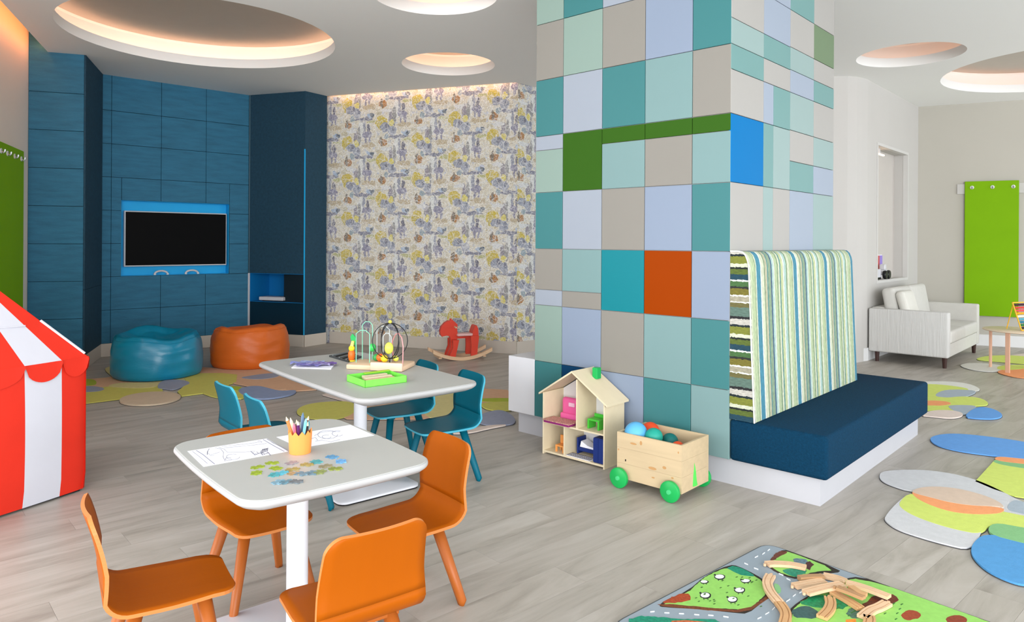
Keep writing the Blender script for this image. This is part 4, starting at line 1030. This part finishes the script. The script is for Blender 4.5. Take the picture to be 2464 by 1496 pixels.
for x in (.07,SW-.07):
    for y in (.05,SD-.08): obj('leg',tube(B(),[(x,y,0),(x,y,.125)],.020,10,.028),M_dark,sofa)
pil_=bx(-.22,.22,-.055,.055,0,.43,bev=.05,seg=4); pil_.transform(Matrix.Rotation(math.radians(-16),4,'X'))
v=so+Vector((math.cos(sa),math.sin(sa)))*.33+Vector((-math.sin(sa),math.cos(sa)))*.42
single('scatter_cushion',pil_,mat('off_white_cushion',(214,212,204),.9,bump=.2,bscale=120),'off-white square cushion leaning at the near end of the grey sofa','cushion',(v.x,v.y,.425),sa,smooth=True)
# round table: its top is seen at px 2376.. and its near leg foot about y=890
tp=at(2452,905,0); tcx,tcy=tp.x+.20,tp.y+.30
stl=thing('side_table','round pale wooden side table at the right edge','table',(tcx,tcy,0))
zt3=.46
obj('tabletop',lathe(B(),[(0,zt3-.016),(.325,zt3-.016),(.335,zt3-.010),(.335,zt3-.004),(.328,zt3),(0,zt3)],56),mat('pale_birch_top',(228,208,184),.4,var=.05),stl,smooth=True)
for k in range(4):
    a=math.radians(200+90*k+15); x,y=.27*math.cos(a),.27*math.sin(a)
    b_=bx(-.022,.022,-.009,.009,0,zt3-.016,bev=.003); b_.transform(Matrix.Translation((x,y,0))@Matrix.Rotation(a+PI/2,4,'Z')); obj('leg',b_,mat('pinkish_birch_leg',(216,172,146),.5),stl)
# abacus
ab=thing('abacus','colourful bead abacus leaning on the round side table','abacus',(tcx+.05,tcy-.02,zt3+.0005),math.radians(20))
MY=mat('yellow_frame',(232,180,50),.5)
hgt=.30
for s in (-1,1): obj('frame_side',tube(B(),[(s*.14,-.07,.0075),(s*.14,.03,hgt)],.0075,8),MY,ab)
obj('frame_top',tube(B(),[(-.14,.03,hgt),(.14,.03,hgt)],.0075,8),MY,ab); obj('frame_bottom',tube(B(),[(-.14,-.07,.0075),(.14,-.07,.0075)],.0075,8),MY,ab)
for s in (-1,1): obj('back_strut',tube(B(),[(s*.13,.03,hgt-.02),(s*.13,.10,.006)],.006,6),MY,ab)
for k,cc in enumerate(((34,34,40),(34,120,60),(30,120,150),(90,170,190),(240,236,220),(236,170,20),(224,80,90),(216,70,60),(60,20,40))):
    u=(k+.8)/9.6; y=-.07+.10*u; z=.0075+(hgt-.0075)*u; mb=mat('abacus_bead_%d'%k,cc,.35)
    wr_=obj('wire',tube(B(),[(-.14,y,z),(.14,y,z)],.002,5),M_steel,ab)
    for j in range(10):
        bm=B(); ball(bm,.0115,(-.125+.0235*j+(.01 if k%2 else 0),y,z),1,1,1.15,8); obj('bead',bm,mb,wr_,smooth='all')
# niche toys
def nic(x,y,z): v_=Vector(W0)+dw*x+Vector((-dw.y,dw.x))*y; return (v_.x,v_.y,z)
nx0=on(W0,(dw.x,dw.y),2113)+.16
t=thing('toy_tractor','small toy truck with two black wheels standing in the niche','toy vehicle',nic(nx0+.36,.06,nz0+.0045),aw)
for x in (-.07,.07):
    b_=lathe(B(),[(0,-.02),(.05,-.02),(.056,-.01),(.056,.01),(.05,.02),(0,.02)],20); b_.transform(Matrix.Translation((x,-.02,.056))@Matrix.Rotation(PI/2,4,'X')); obj('wheel',b_,M_black,t,smooth=True)
obj('body',bx(-.08,.08,-.01,.05,.05,.12,bev=.008),M_white,t); obj('cab',bx(-.05,.03,-.01,.05,.12,.19,bev=.01),M_white,t)
for i,(xx,z0_,z1_,wd,c,lb) in enumerate(((.10,0,.20,.13,(206,204,208),'pale grey toy box in the niche'),)):
    t=thing('toy_box',lb,'box',nic(nx0+.12,.10,nz0+.0045),aw)
    obj('body',bx(-.09,.09,-.03,.03,.0,.13,bev=.004),mat('pale_toy_card',(206,206,212),.6),t); obj('black_base',bx(-.092,.092,-.032,.032,0,.025),M_black,t)
t=thing('picture_book','brown and cream picture book propped in the niche','book',nic(nx0+.16,.145,nz0+.005),aw)
for k,cc in enumerate(((166,110,70),(120,50,30),(214,180,140),(150,80,50))): obj('page_band',bx(-.10+.045*k,-.058+.045*k,0,.012,.14,.30),mat('book_band_%d'%k,cc,.6),t)
obj('board',bx(-.10,.08,.010,.016,0,.31),M_paper,t)
t=thing('picture_book','violet and red picture book propped in the niche beside the truck','book',nic(nx0+.42,.14,nz0+.005),aw)
obj('board',bx(-.09,.11,.006,.014,0,.31),M_paper,t); obj('violet_patch',bx(.01,.11,0,.006,.18,.30),mat('violet_print',(150,130,210),.6),t); obj('red_patch',bx(-.08,-.01,0,.006,.12,.30),mat('red_print',(190,90,90),.6),t)

# ---------------------------------------------------------------- rugs
def poly_area(p): return sum(p[i][0]*p[(i+1)%len(p)][1]-p[(i+1)%len(p)][0]*p[i][1] for i in range(len(p)))/2
def smoothp(p,it=2):
    for _ in range(it):
        q=[]
        for i in range(len(p)):
            a,b_=p[i],p[(i+1)%len(p)]; q.append((a[0]*.75+b_[0]*.25,a[1]*.75+b_[1]*.25)); q.append((a[0]*.25+b_[0]*.75,a[1]*.25+b_[1]*.75))
        p=q
    return p
RC={}
M_rback=mat('dark_rug_backing',(70,70,72),.9)
def rugm(c):
    if c not in RC: RC[c]=mat('felt_%d_%d_%d'%c,c,.95,var=.06,scale=30,bump=.35,bscale=260)
    return RC[c]
def rug(label,cf,pieces,th=.008):
    pts=[at(*cf(p),0) for pc in pieces for p in pc[1]]; c=sum(pts,Vector())/len(pts)
    t=thing('rug',label,'rug',(c.x,c.y,.0005))
    bk=B()
    for k,(cc,pp,*sm) in enumerate(pieces):
        w_=[at(*cf(p),th) for p in pp]; w_=[(v.x-c.x,v.y-c.y) for v in w_]
        if not (sm and sm[0]==0): w_=smoothp(w_,2)
        if poly_area(w_)<0: w_=w_[::-1]
        z1=th+.0007*k
        obj('felt_patch',loft(B(),[(w_,.003),(w_,z1-.0008),(offs(w_,-.0008),z1)]),rugm(cc),t)
        prism(bk,offs(w_,.0025),0,.0034)
    obj('dark_backing',bk,M_rback,t)
    return t
def ell(cx,cy,rx,ry,rot=0,n=20):
    r_=math.radians(rot); return [(cx+rx*math.cos(2*PI*i/n)*math.cos(r_)-ry*math.sin(2*PI*i/n)*math.sin(r_),cy+rx*math.cos(2*PI*i/n)*math.sin(r_)+ry*math.sin(2*PI*i/n)*math.cos(r_)) for i in range(n)]
LG=(204,204,206);YG=(206,220,110);PB=(84,152,206);SB=(100,158,222);OR=(240,160,106);PE=(214,190,170);GN=(132,186,128);GB=(166,178,188);PK=(222,206,196);W1_=(222,222,214)
c6=lambda p:(2040+p[0]*.38757,860+p[1]*.38757)
rug('felt pebble rug of grey, yellow, orange and blue patches nearest on the right',c6,[
 (LG,[(193,740),(205,708),(300,697),(430,695),(560,705),(700,730),(830,770),(950,825),(1060,885),(1250,960),(1250,1010),(1094,985),(980,960),(900,930),(700,860),(390,832),(280,798),(215,770)]),
 (GB,[(1020,880),(1094,895),(1250,955),(1250,990),(1094,975),(975,945)]),
 (LG,[(225,992),(300,905),(390,835),(600,900),(830,1000),(830,1100),(765,1195),(600,1158),(430,1110),(300,1065),(235,1018)]),
 (YG,[(310,905),(390,832),(600,900),(970,958),(1094,985),(1250,1010),(1250,1085),(1094,1062),(890,1028),(830,1100),(690,1075),(560,1040),(420,990),(340,945)]),
 (OR,[(392,835),(430,840),(600,880),(800,920),(972,935),(968,960),(930,972),(800,978),(640,962),(500,915),(420,872)]),
 (PE,[(392,832),(450,808),(560,802),(700,818),(850,858),(950,903),(975,938),(930,925),(800,925),(640,905),(500,868),(420,848)]),
 (PB,[(845,1098),(1000,1120),(1250,1180),(1330,1300),(1250,1420),(1094,1417),(1000,1392),(870,1332),(790,1262),(760,1205),(780,1150)]),
 (GN,[(892,1025),(1094,1062),(1250,1090),(1250,1190),(1094,1160),(860,1098)])])
rug('long blue felt rug with orange and lime patches behind the nearest one',c6,[
 (YG,[(912,635),(1094,640),(1300,660),(1350,820),(1250,900),(1094,870),(1040,862),(900,815),(790,768)],0),
 (GN,[(912,630),(1094,660),(1300,680),(1300,705),(1094,690),(900,655)]),
 (OR,[(918,612),(1094,630),(1300,640),(1300,680),(1094,662),(910,640)]),
 (SB,[(508,515),(520,490),(600,474),(700,474),(850,488),(1094,522),(1300,570),(1330,620),(1250,645),(1094,630),(920,613),(700,585),(560,552)])])
rug('small pebble felt rug in yellow, grey and blue just beyond the dark blue bench',c6,[
 (W1_,[(430,150),(520,147),(650,148),(760,163),(828,195),(800,212),(700,200),(430,220)]),
 (YG,[(430,165),(560,165),(720,185),(760,200),(700,235),(500,290),(430,290)]),
 (GB,[(528,240),(585,202),(700,198),(815,208),(740,245),(620,250)]),
 (YG,[(430,255),(600,252),(720,240),(830,252),(880,285),(850,302),(640,304),(430,320)]),
 (OR,[(430,270),(540,268),(625,275),(650,292),(560,302),(430,302)]),
 (YG,[(430,300),(600,300),(700,330),(680,345),(560,330),(430,330)]),
 (GB,[(600,302),(700,296),(812,302),(770,335),(718,362)]),
 (PK,[(440,360),(520,330),(640,328),(716,345),(712,368),(640,380),(520,368)]),
 (SB,[(712,370),(800,306),(900,318),(970,358),(930,384),(800,382)])])
c5=lambda p:(2060+p[0]*.26737,560+p[1]*.26737)
rug('pale felt rug with a peach patch under the round side table',c5,[
 (PK,[(1300,1120),(1511,1080),(1700,1080),(1700,1180),(1400,1170)]),
 (YG,[(1068,1132),(1180,1105),(1400,1100),(1600,1120),(1600,1190),(1300,1160),(1120,1150)]),
 (W1_,[(928,1190),(1000,1172),(1150,1172),(1300,1190),(1420,1225),(1250,1252),(1080,1240),(970,1215)]),
 (OR,[(1245,1245),(1400,1222),(1600,1210),(1700,1230),(1700,1300),(1511,1312),(1350,1285)]),
 (YG,[(1260,1200),(1450,1185),(1600,1200),(1500,1230),(1280,1240)])])
c7=lambda p:(180+p[0]*.23539,860+p[1]*.23529)
LY=(200,196,100);LV=(150,156,176);LO=(214,172,140);BE=(202,184,160);GRN=(168,182,60);PLY=(208,198,140)
rug('wide pastel felt rug of many pebble patches under the beanbags',c7,[
 (PLY,[(300,125),(330,95),(420,88),(900,60),(1300,70),(1300,200),(900,330),(440,240),(390,200)]),
 (LO,[(-100,225),(215,215),(400,196),(480,230),(900,260),(400,300),(-100,300)],0),
 (LY,[(-200,360),(90,352),(310,300),(600,296),(870,262),(900,340),(700,375),(470,425),(90,472),(-200,490)],0),
 (GRN,[(-60,225),(90,218),(200,225),(228,258),(200,290),(-60,292)]),
 (LV,[(-60,300),(200,292),(318,318),(260,348),(90,358),(-60,360)]),
 (PLY,[(440,262),(600,258),(850,256),(862,280),(800,312),(560,318),(300,298)]),
 (LO,[(1250,160),(1280,100),(1440,110),(1700,120),(2000,110),(2300,180),(2470,250),(2470,330),(2250,345),(1800,300),(1300,200)],0),
 (LY,[(1050,352),(1150,265),(1120,215),(1280,165),(1500,162),(1660,178),(1650,255),(1560,280),(1660,340),(1770,400),(1700,425),(1500,420),(1400,400),(1310,368),(1090,396)],0),
 (LV,[(830,318),(880,240),(1000,228),(1130,238),(1190,265),(1110,300),(1000,336),(930,322)]),
 (LV,[(1670,212),(1800,190),(2000,162),(2110,178),(2050,212),(1850,232)]),
 (GRN,[(1535,300),(1690,300),(1720,330),(1650,348)]),
 (LO,[(1850,290),(1980,270),(2160,290),(2180,330),(2050,340),(1900,310)]),
 ((138,152,184),[(1645,340),(1760,302),(1880,296),(1980,320),(2100,352),(2275,336),(2240,380),(2080,415),(1920,432),(1760,415)]),
 (BE,ell(770,425,318,66,-4))])
c6b=lambda p:(500+p[0]*.30438,740+p[1]*.30429)
rug('pastel felt rug of yellow, peach and lavender patches under the farther table',c6b,[
 (PK,[(905,690),(970,655),(1120,660),(1300,680),(1250,760),(1080,740)],0),
 (LO,[(1040,850),(1130,760),(1400,740),(1800,620),(2370,650),(2420,720),(2180,770),(1700,880),(1330,885),(1100,880)],0),
 (LY,[(697,830),(720,790),(800,760),(950,742),(1130,740),(1200,790),(1120,860),(1000,885),(860,884),(740,862)]),
 ((166,176,206),[(1230,740),(1400,705),(1570,690),(1530,730),(1400,752),(1260,756)]),
 (PLY,[(1700,650),(1930,630),(2100,700),(2000,840),(1850,880),(1690,860)]),
 (GRN,[(2100,722),(2370,715),(2480,730),(2380,746),(2120,744)]),
 (LY,[(2150,756),(2300,745),(2480,745),(2440,810),(2300,820),(2180,800)]),
 (LV,[(2120,880),(2180,835),(2320,805),(2420,860),(2440,920),(2300,935),(2150,925)]),
 (PK,[(1900,1000),(2060,970),(2200,935),(2400,925),(2230,955),(2070,995)]) ])

# ---------------------------------------------------------------- play mat and wooden tracks
c8=lambda p:(1480+p[0]*.39935,1290+p[1]*.39922)
MZ=.010
e1,e2=at(*c8((30,516)),0),at(*c8((780,120)),0); e3,e4=at(*c8((1100,118)),0),at(*c8((2220,516)),0)
dA=(e1-e2).normalized(); dB=(e4-e3).normalized()
den=dA.x*dB.y-dA.y*dB.x; s_=((e3.x-e2.x)*dB.y-(e3.y-e2.y)*dB.x)/den; X0=e2+dA*s_
LA,LB=1.10,1.05
def mo(a,b_): v_=X0+dA*a+dB*b_; return v_
cn=[mo(0,0),mo(0,LB),mo(LA,LB),mo(LA,0)]
def rcorner(pts,r_,n=6):
    out=[]; N_=len(pts)
    for i in range(N_):
        p_=pts[i]; a=(pts[i-1]-p_).normalized()*r_; b_=(pts[(i+1)%N_]-p_).normalized()*r_
        for k in range(n+1):
            u=k/n; q=(p_+a)*(1-u)**2+p_*2*u*(1-u)+(p_+b_)*u*u; out.append((q.x,q.y))
    return out
mc=sum(cn,Vector())/4
mat_t=thing('road_play_mat','road map play mat with fields and sheep at the bottom right','play mat',(mc.x,mc.y,.0004))
outl=[(p[0]-mc.x,p[1]-mc.y) for p in rcorner(cn,.075)]
if poly_area(outl)<0: outl=outl[::-1]
obj('rim',prism(B(),outl,0,MZ-.001),mat('dark_grey_rim',(84,88,90),.6),mat_t)
obj('road_surface',prism(B(),offs(outl,-.006),.001,MZ),mat('road_grey_print',(146,158,168),.5,var=.04,scale=6),mat_t)
inner=offs(outl,-.008)
def clip(poly):                        # keep prints on the mat (convex clip)
    out=[Vector(p) for p in poly]
    n_=len(inner)
    for i in range(n_):
        a=Vector(inner[i]); b_=Vector(inner[(i+1)%n_]); e=b_-a
        if e.length<1e-6: continue
        nn=Vector((-e.y,e.x)); res=[]
        for j in range(len(out)):
            p_,q=out[j],out[(j+1)%len(out)]; dp=(p_-a).dot(nn); dq=(q-a).dot(nn)
            if dp>=0: res.append(p_)
            if (dp>=0)!=(dq>=0): res.append(p_+(q-p_)*(dp/(dp-dq)))
        out=res
        if len(out)<3: return None
    return out
MPR={}
lay=[0]
def pr(nm,cc,pts,sm=1,z=None,jag=0,bump=0):
    w_=[at(*c8(p),MZ) for p in pts]; w_=[(v_.x-mc.x,v_.y-mc.y) for v_ in w_]
    if sm: w_=smoothp(w_,sm)
    if jag:
        q=[]
        for i in range(len(w_)):
            a=Vector(w_[i]); b_=Vector(w_[(i+1)%len(w_)]); L_=(b_-a).length; k=max(1,int(L_/.012)); nn=Vector((-(b_-a).y,(b_-a).x)).normalized()
            for j in range(k): q.append(tuple(a.lerp(b_,j/k)+nn*random.uniform(-jag,jag)))
        w_=q
    if poly_area(w_)<0: w_=w_[::-1]
    w_=clip(w_)
    if not w_: return
    lay[0]+=1
    if cc not in MPR: MPR[cc]=mat('print_%d_%d_%d'%cc,cc,.55,var=bump or .10,scale=40 if not bump else 90)
    return obj(nm,prism(B(),[(p[0],p[1]) for p in w_],MZ-.001,MZ+.00002*lay[0]+.0002),MPR[cc],mat_t)
random.seed(5)
FG=(146,204,98); DG=(28,140,88); BR=(120,66,36); BLK=(44,34,26); TE=(30,140,110); RB=(170,70,34)
pr('field_border',BLK,[(262,420),(300,385),(430,335),(560,225),(690,172),(740,178),(850,232),(905,270),(926,350),(885,400),(800,468),(720,462),(540,442),(290,428)],1)
pr('sheep_field',FG,[(275,412),(440,340),(490,288),(560,232),(690,182),(820,228),(895,272),(915,345),(870,385),(800,450),(710,438),(540,430),(350,415)],1,jag=.0015)
pr('hedge',TE,[(668,190),(720,178),(800,205),(842,238),(810,245),(745,228),(700,208)],1,jag=.004,bump=.4)
pr('bush',RB,[(278,405),(330,370),(430,335),(462,378),(420,398),(340,402)],1,jag=.004,bump=.5)
pr('earth_bank',BR,[(255,412),(330,408),(540,428),(740,446),(735,458),(560,446),(300,424)],0,jag=.002,bump=.5)
for k in range(3): pr('fence_rail',BR,[(735,442+6*k),(820,425+6*k),(925,352+7*k),(928,358+7*k),(825,431+6*k),(738,447+6*k)],0)
for (x,y,sx,sy) in ((545,357,34,20),(708,382,34,20),(752,326,34,18),(788,270,32,13),(632,246,34,17),(538,276,26,11)):
    pr('sheep_outline',(30,34,34),ell(x,y,sx,sy,0,12),1,jag=.002); pr('sheep',(236,238,240),ell(x-2,y-2,sx*.82,sy*.76,0,12),1)
    pr('sheep_head',(40,40,42),ell(x-sx*.9,y-sy*.75,sx*.22,sy*.3,0,8),1)
    for q in (-.4,.3): pr('sheep_leg',(40,44,40),[(x+q*sx,y+sy*.7),(x+q*sx+5,y+sy*.7),(x+q*sx+7,y+sy*1.35),(x+q*sx+3,y+sy*1.35)],0)
for i in range(26):
    x,y=random.uniform(470,880),random.uniform(240,425)
    pr('grass_tuft',(70,110,50),[(x,y),(x+9,y-5),(x+16,y-3),(x+7,y+2)],0)
pr('field_border',BLK,[(918,165),(990,88),(1045,84),(1360,205),(1340,222),(1190,225),(1105,262),(1015,240),(935,198)],1)
pr('upper_field',FG,[(930,162),(995,92),(1045,92),(1340,207),(1200,214),(1100,250),(1022,234),(942,190)],1,jag=.0015)
pr('earth_bank',(110,60,44),[(925,148),(985,90),(1040,92),(1030,106),(985,130),(950,150)],1,jag=.003,bump=.5)
pr('bush',TE,[(1005,212),(1040,196),(1110,194),(1165,206),(1135,232),(1105,252),(1050,240)],1,jag=.005,bump=.45)
pr('barn_roof',(104,128,140),[(1072,140),(1090,134),(1150,140),(1166,160),(1140,172),(1080,160)],0,bump=.5)
pr('barn_wall',(84,44,44),[(1150,158),(1172,152),(1198,172),(1180,188),(1176,206),(1150,196)],0,jag=.002,bump=.4)
pr('track_loop_field',GN,[(955,285),(985,290),(1003,325),(990,350),(965,330)],1)
pr('field_border',BLK,[(1045,450),(1100,400),(1180,352),(1290,320),(1400,240),(1600,270),(1900,380),(2400,560),(2300,700),(1055,700)],1)
pr('lower_field',FG,[(1060,452),(1110,405),(1185,362),(1295,330),(1400,250),(1600,285),(1900,392),(2400,570),(2300,690),(1070,690)],1,jag=.002)
pr('dark_bushes',DG,[(1105,405),(1150,378),(1230,358),(1300,352),(1370,378),(1400,405),(1390,440),(1310,440),(1250,430),(1180,432)],1,jag=.006,bump=.5)
pr('pond',(62,94,92),[(1058,452),(1110,425),(1160,418),(1210,445),(1235,470),(1200,500),(1130,492),(1085,495)],1,jag=.003,bump=.3)
pr('ploughed_earth',(112,48,26),[(1475,420),(1530,380),(1610,338),(1690,358),(1704,392),(1640,415),(1560,440),(1500,446)],1,jag=.006,bump=.6)
pr('grey_bush',(80,120,100),[(1395,445),(1450,432),(1490,460),(1500,490),(1440,500),(1400,480)],1,jag=.006,bump=.5)
pr('brown_cow',(156,66,34),[(1722,472),(1760,448),(1810,448),(1850,478),(1830,500),(1800,498),(1770,512),(1735,500)],1,jag=.002,bump=.3)
pr('brown_cow',(140,58,34),[(1988,496),(2030,478),(2090,480),(2130,502),(2110,530),(2010,530)],1,jag=.002,bump=.3)
pr('hedge',TE,[(85,500),(160,484),(300,492),(420,500),(600,505),(700,560),(400,640),(60,600)],0,jag=.004,bump=.5)
pr('brick_house',(196,104,64),[(340,512),(430,508),(560,520),(560,600),(330,600)],0,bump=.5)
pr('brick_house',(236,140,50),[(1390,505),(1450,500),(1460,560),(1390,560)],0,bump=.3)
for i in range(46):
    x,y=random.uniform(1250,2250),random.uniform(330,620)
    if y>250+(x-1350)*.37:
        pr('grass_tuft',(60,116,50),[(x,y),(x+10,y-6),(x+18,y-4),(x+9,y+3),(x+2,y+6)],0)
for (x,y,dx,dy) in ((225,456,13,-1),(312,463,15,1),(400,468,15,1),(492,474,15,2),(577,478,16,2),(668,487,16,3),(870,494,12,-5),(917,466,12,-6),(955,438,9,-8),(1043,388,12,-7),(1080,358,9,-6),(1122,338,12,-5),(852,125,10,-4),(895,105,8,-5),(926,84,7,-4),(790,168,11,5),(850,197,13,5),(1000,232,14,6),(1045,262,12,6)):
    pr('road_dash',(232,236,238),[(x-dx,y-dy-1.5),(x+dx,y+dy-2.5),(x+dx,y+dy+1),(x-dx,y-dy+2)],0)
# tracks
def track(pts,wd,label,z=0.0,m=None,hh=.012,plain=False):
    q=[at(*c8(p),MZ+z+hh) for p in pts]; q=[Vector((v_.x,v_.y)) for v_ in q]
    if len(q)>2:
        f_=[]
        for i in range(len(q)-1):
            p0_,p1_,p2_,p3_=q[max(i-1,0)],q[i],q[i+1],q[min(i+2,len(q)-1)]
            for k in range(4):
                u=k/4; f_.append(.5*((2*p1_)+(p2_-p0_)*u+(2*p0_-5*p1_+4*p2_-p3_)*u*u+(3*p1_-p0_-3*p2_+p3_)*u**3))
        f_.append(q[-1]); q=f_
    c_=sum(q,Vector((0,0)))/len(q)
    t=thing('train_track',label,'toy track',(c_.x,c_.y,MZ+.0035+z),0,'wooden train tracks on the play mat')
    def ribbon(off0,off1,z0,z1,trim=0):
        bm=B(); L_=[];n_=len(q)
        for i in range(n_):
            tt=(q[min(i+1,n_-1)]-q[max(i-1,0)]).normalized(); nn=Vector((-tt.y,tt.x))
            a=q[i]-c_+nn*off0; b_=q[i]-c_+nn*off1
            L_.append([bm.verts.new((a.x,a.y,z0)),bm.verts.new((b_.x,b_.y,z0)),bm.verts.new((b_.x,b_.y,z1)),bm.verts.new((a.x,a.y,z1))])
        for A_,C_ in zip(L_,L_[1:]):
            for k in range(4): bm.faces.new((A_[k],A_[(k+1)%4],C_[(k+1)%4],C_[k]))
        bm.faces.new(L_[0]); bm.faces.new(L_[-1][::-1]); return bm
    m=m or M_beech; h=wd/2
    if plain: obj('body',ribbon(-h,h,0,hh),m,t); return
    obj('body',ribbon(-h,h,0,hh-.003),m,t)
    g0,g1=h*.42,h*.62
    for a,b_ in ((-h,-g1),(-g0,g0),(g1,h)): obj('raised_strip',ribbon(a,b_,hh-.003,hh),m,t)
    d0=(q[0]-q[1]).normalized(); e_=q[0]-c_
    b1=lathe(B(),[(0,0),(.006,0),(.006,hh-.002),(0,hh-.002)],12,(e_.x+d0.x*.010,e_.y+d0.y*.010)); obj('connector_peg',b1,m,t)
M_b2=mat('tan_beech',(206,160,112),.5,var=.12,scale=10); M_b3=mat('dark_beech',(180,140,100),.5,var=.12,scale=10)
TWD=.040
track([(915,165),(960,162),(1060,168),(1150,186)],TWD,'curved wooden track at the top of the mat')
track([(938,232),(918,275),(935,330),(985,392)],TWD,'curved wooden track on the road, upper half of the S bend')
track([(990,398),(1020,440),(1030,480),(1018,530)],TWD,'curved tan track on the road, lower half of the S bend',m=M_b2)
track([(1080,296),(1180,278),(1262,266)],TWD*.95,'straight track at the left of the pile')
track([(1150,336),(1260,308),(1372,286)],TWD*1.05,'wide straight track in front of the pile',z=.0125)
track([(1108,246),(1180,240),(1256,238)],.026,'short thick brown peg above the pile',m=M_b3,hh=.018,plain=True)
track([(1255,232),(1330,248),(1385,268)],TWD,'pale track running under the top of the pile')
track([(1395,276),(1500,305),(1652,362)],TWD*.9,'long pale track pointing right out of the pile',z=.0125)
track([(1310,334),(1390,375),(1480,432)],TWD*.9,'straight tan track pointing down out of the pile',m=M_b2)
track([(1340,306),(1420,335),(1500,368)],.028,'narrow brown track across the middle of the pile',z=.0255,m=M_b3)
track([(1420,300),(1470,335),(1515,352)],.026,'thin tan track crossing the right of the pile',z=.026,m=M_b2,plain=True)
track([(1292,366),(1300,405),(1285,445),(1245,485)],TWD,'curved track over the dark bushes',m=M_b2)
track([(1640,398),(1590,425),(1540,445),(1490,485)],TWD,'curved track right of the grey bush')
track([(1530,478),(1535,505),(1525,540)],TWD,'tan track end at the lower edge of the picture',m=M_b2)
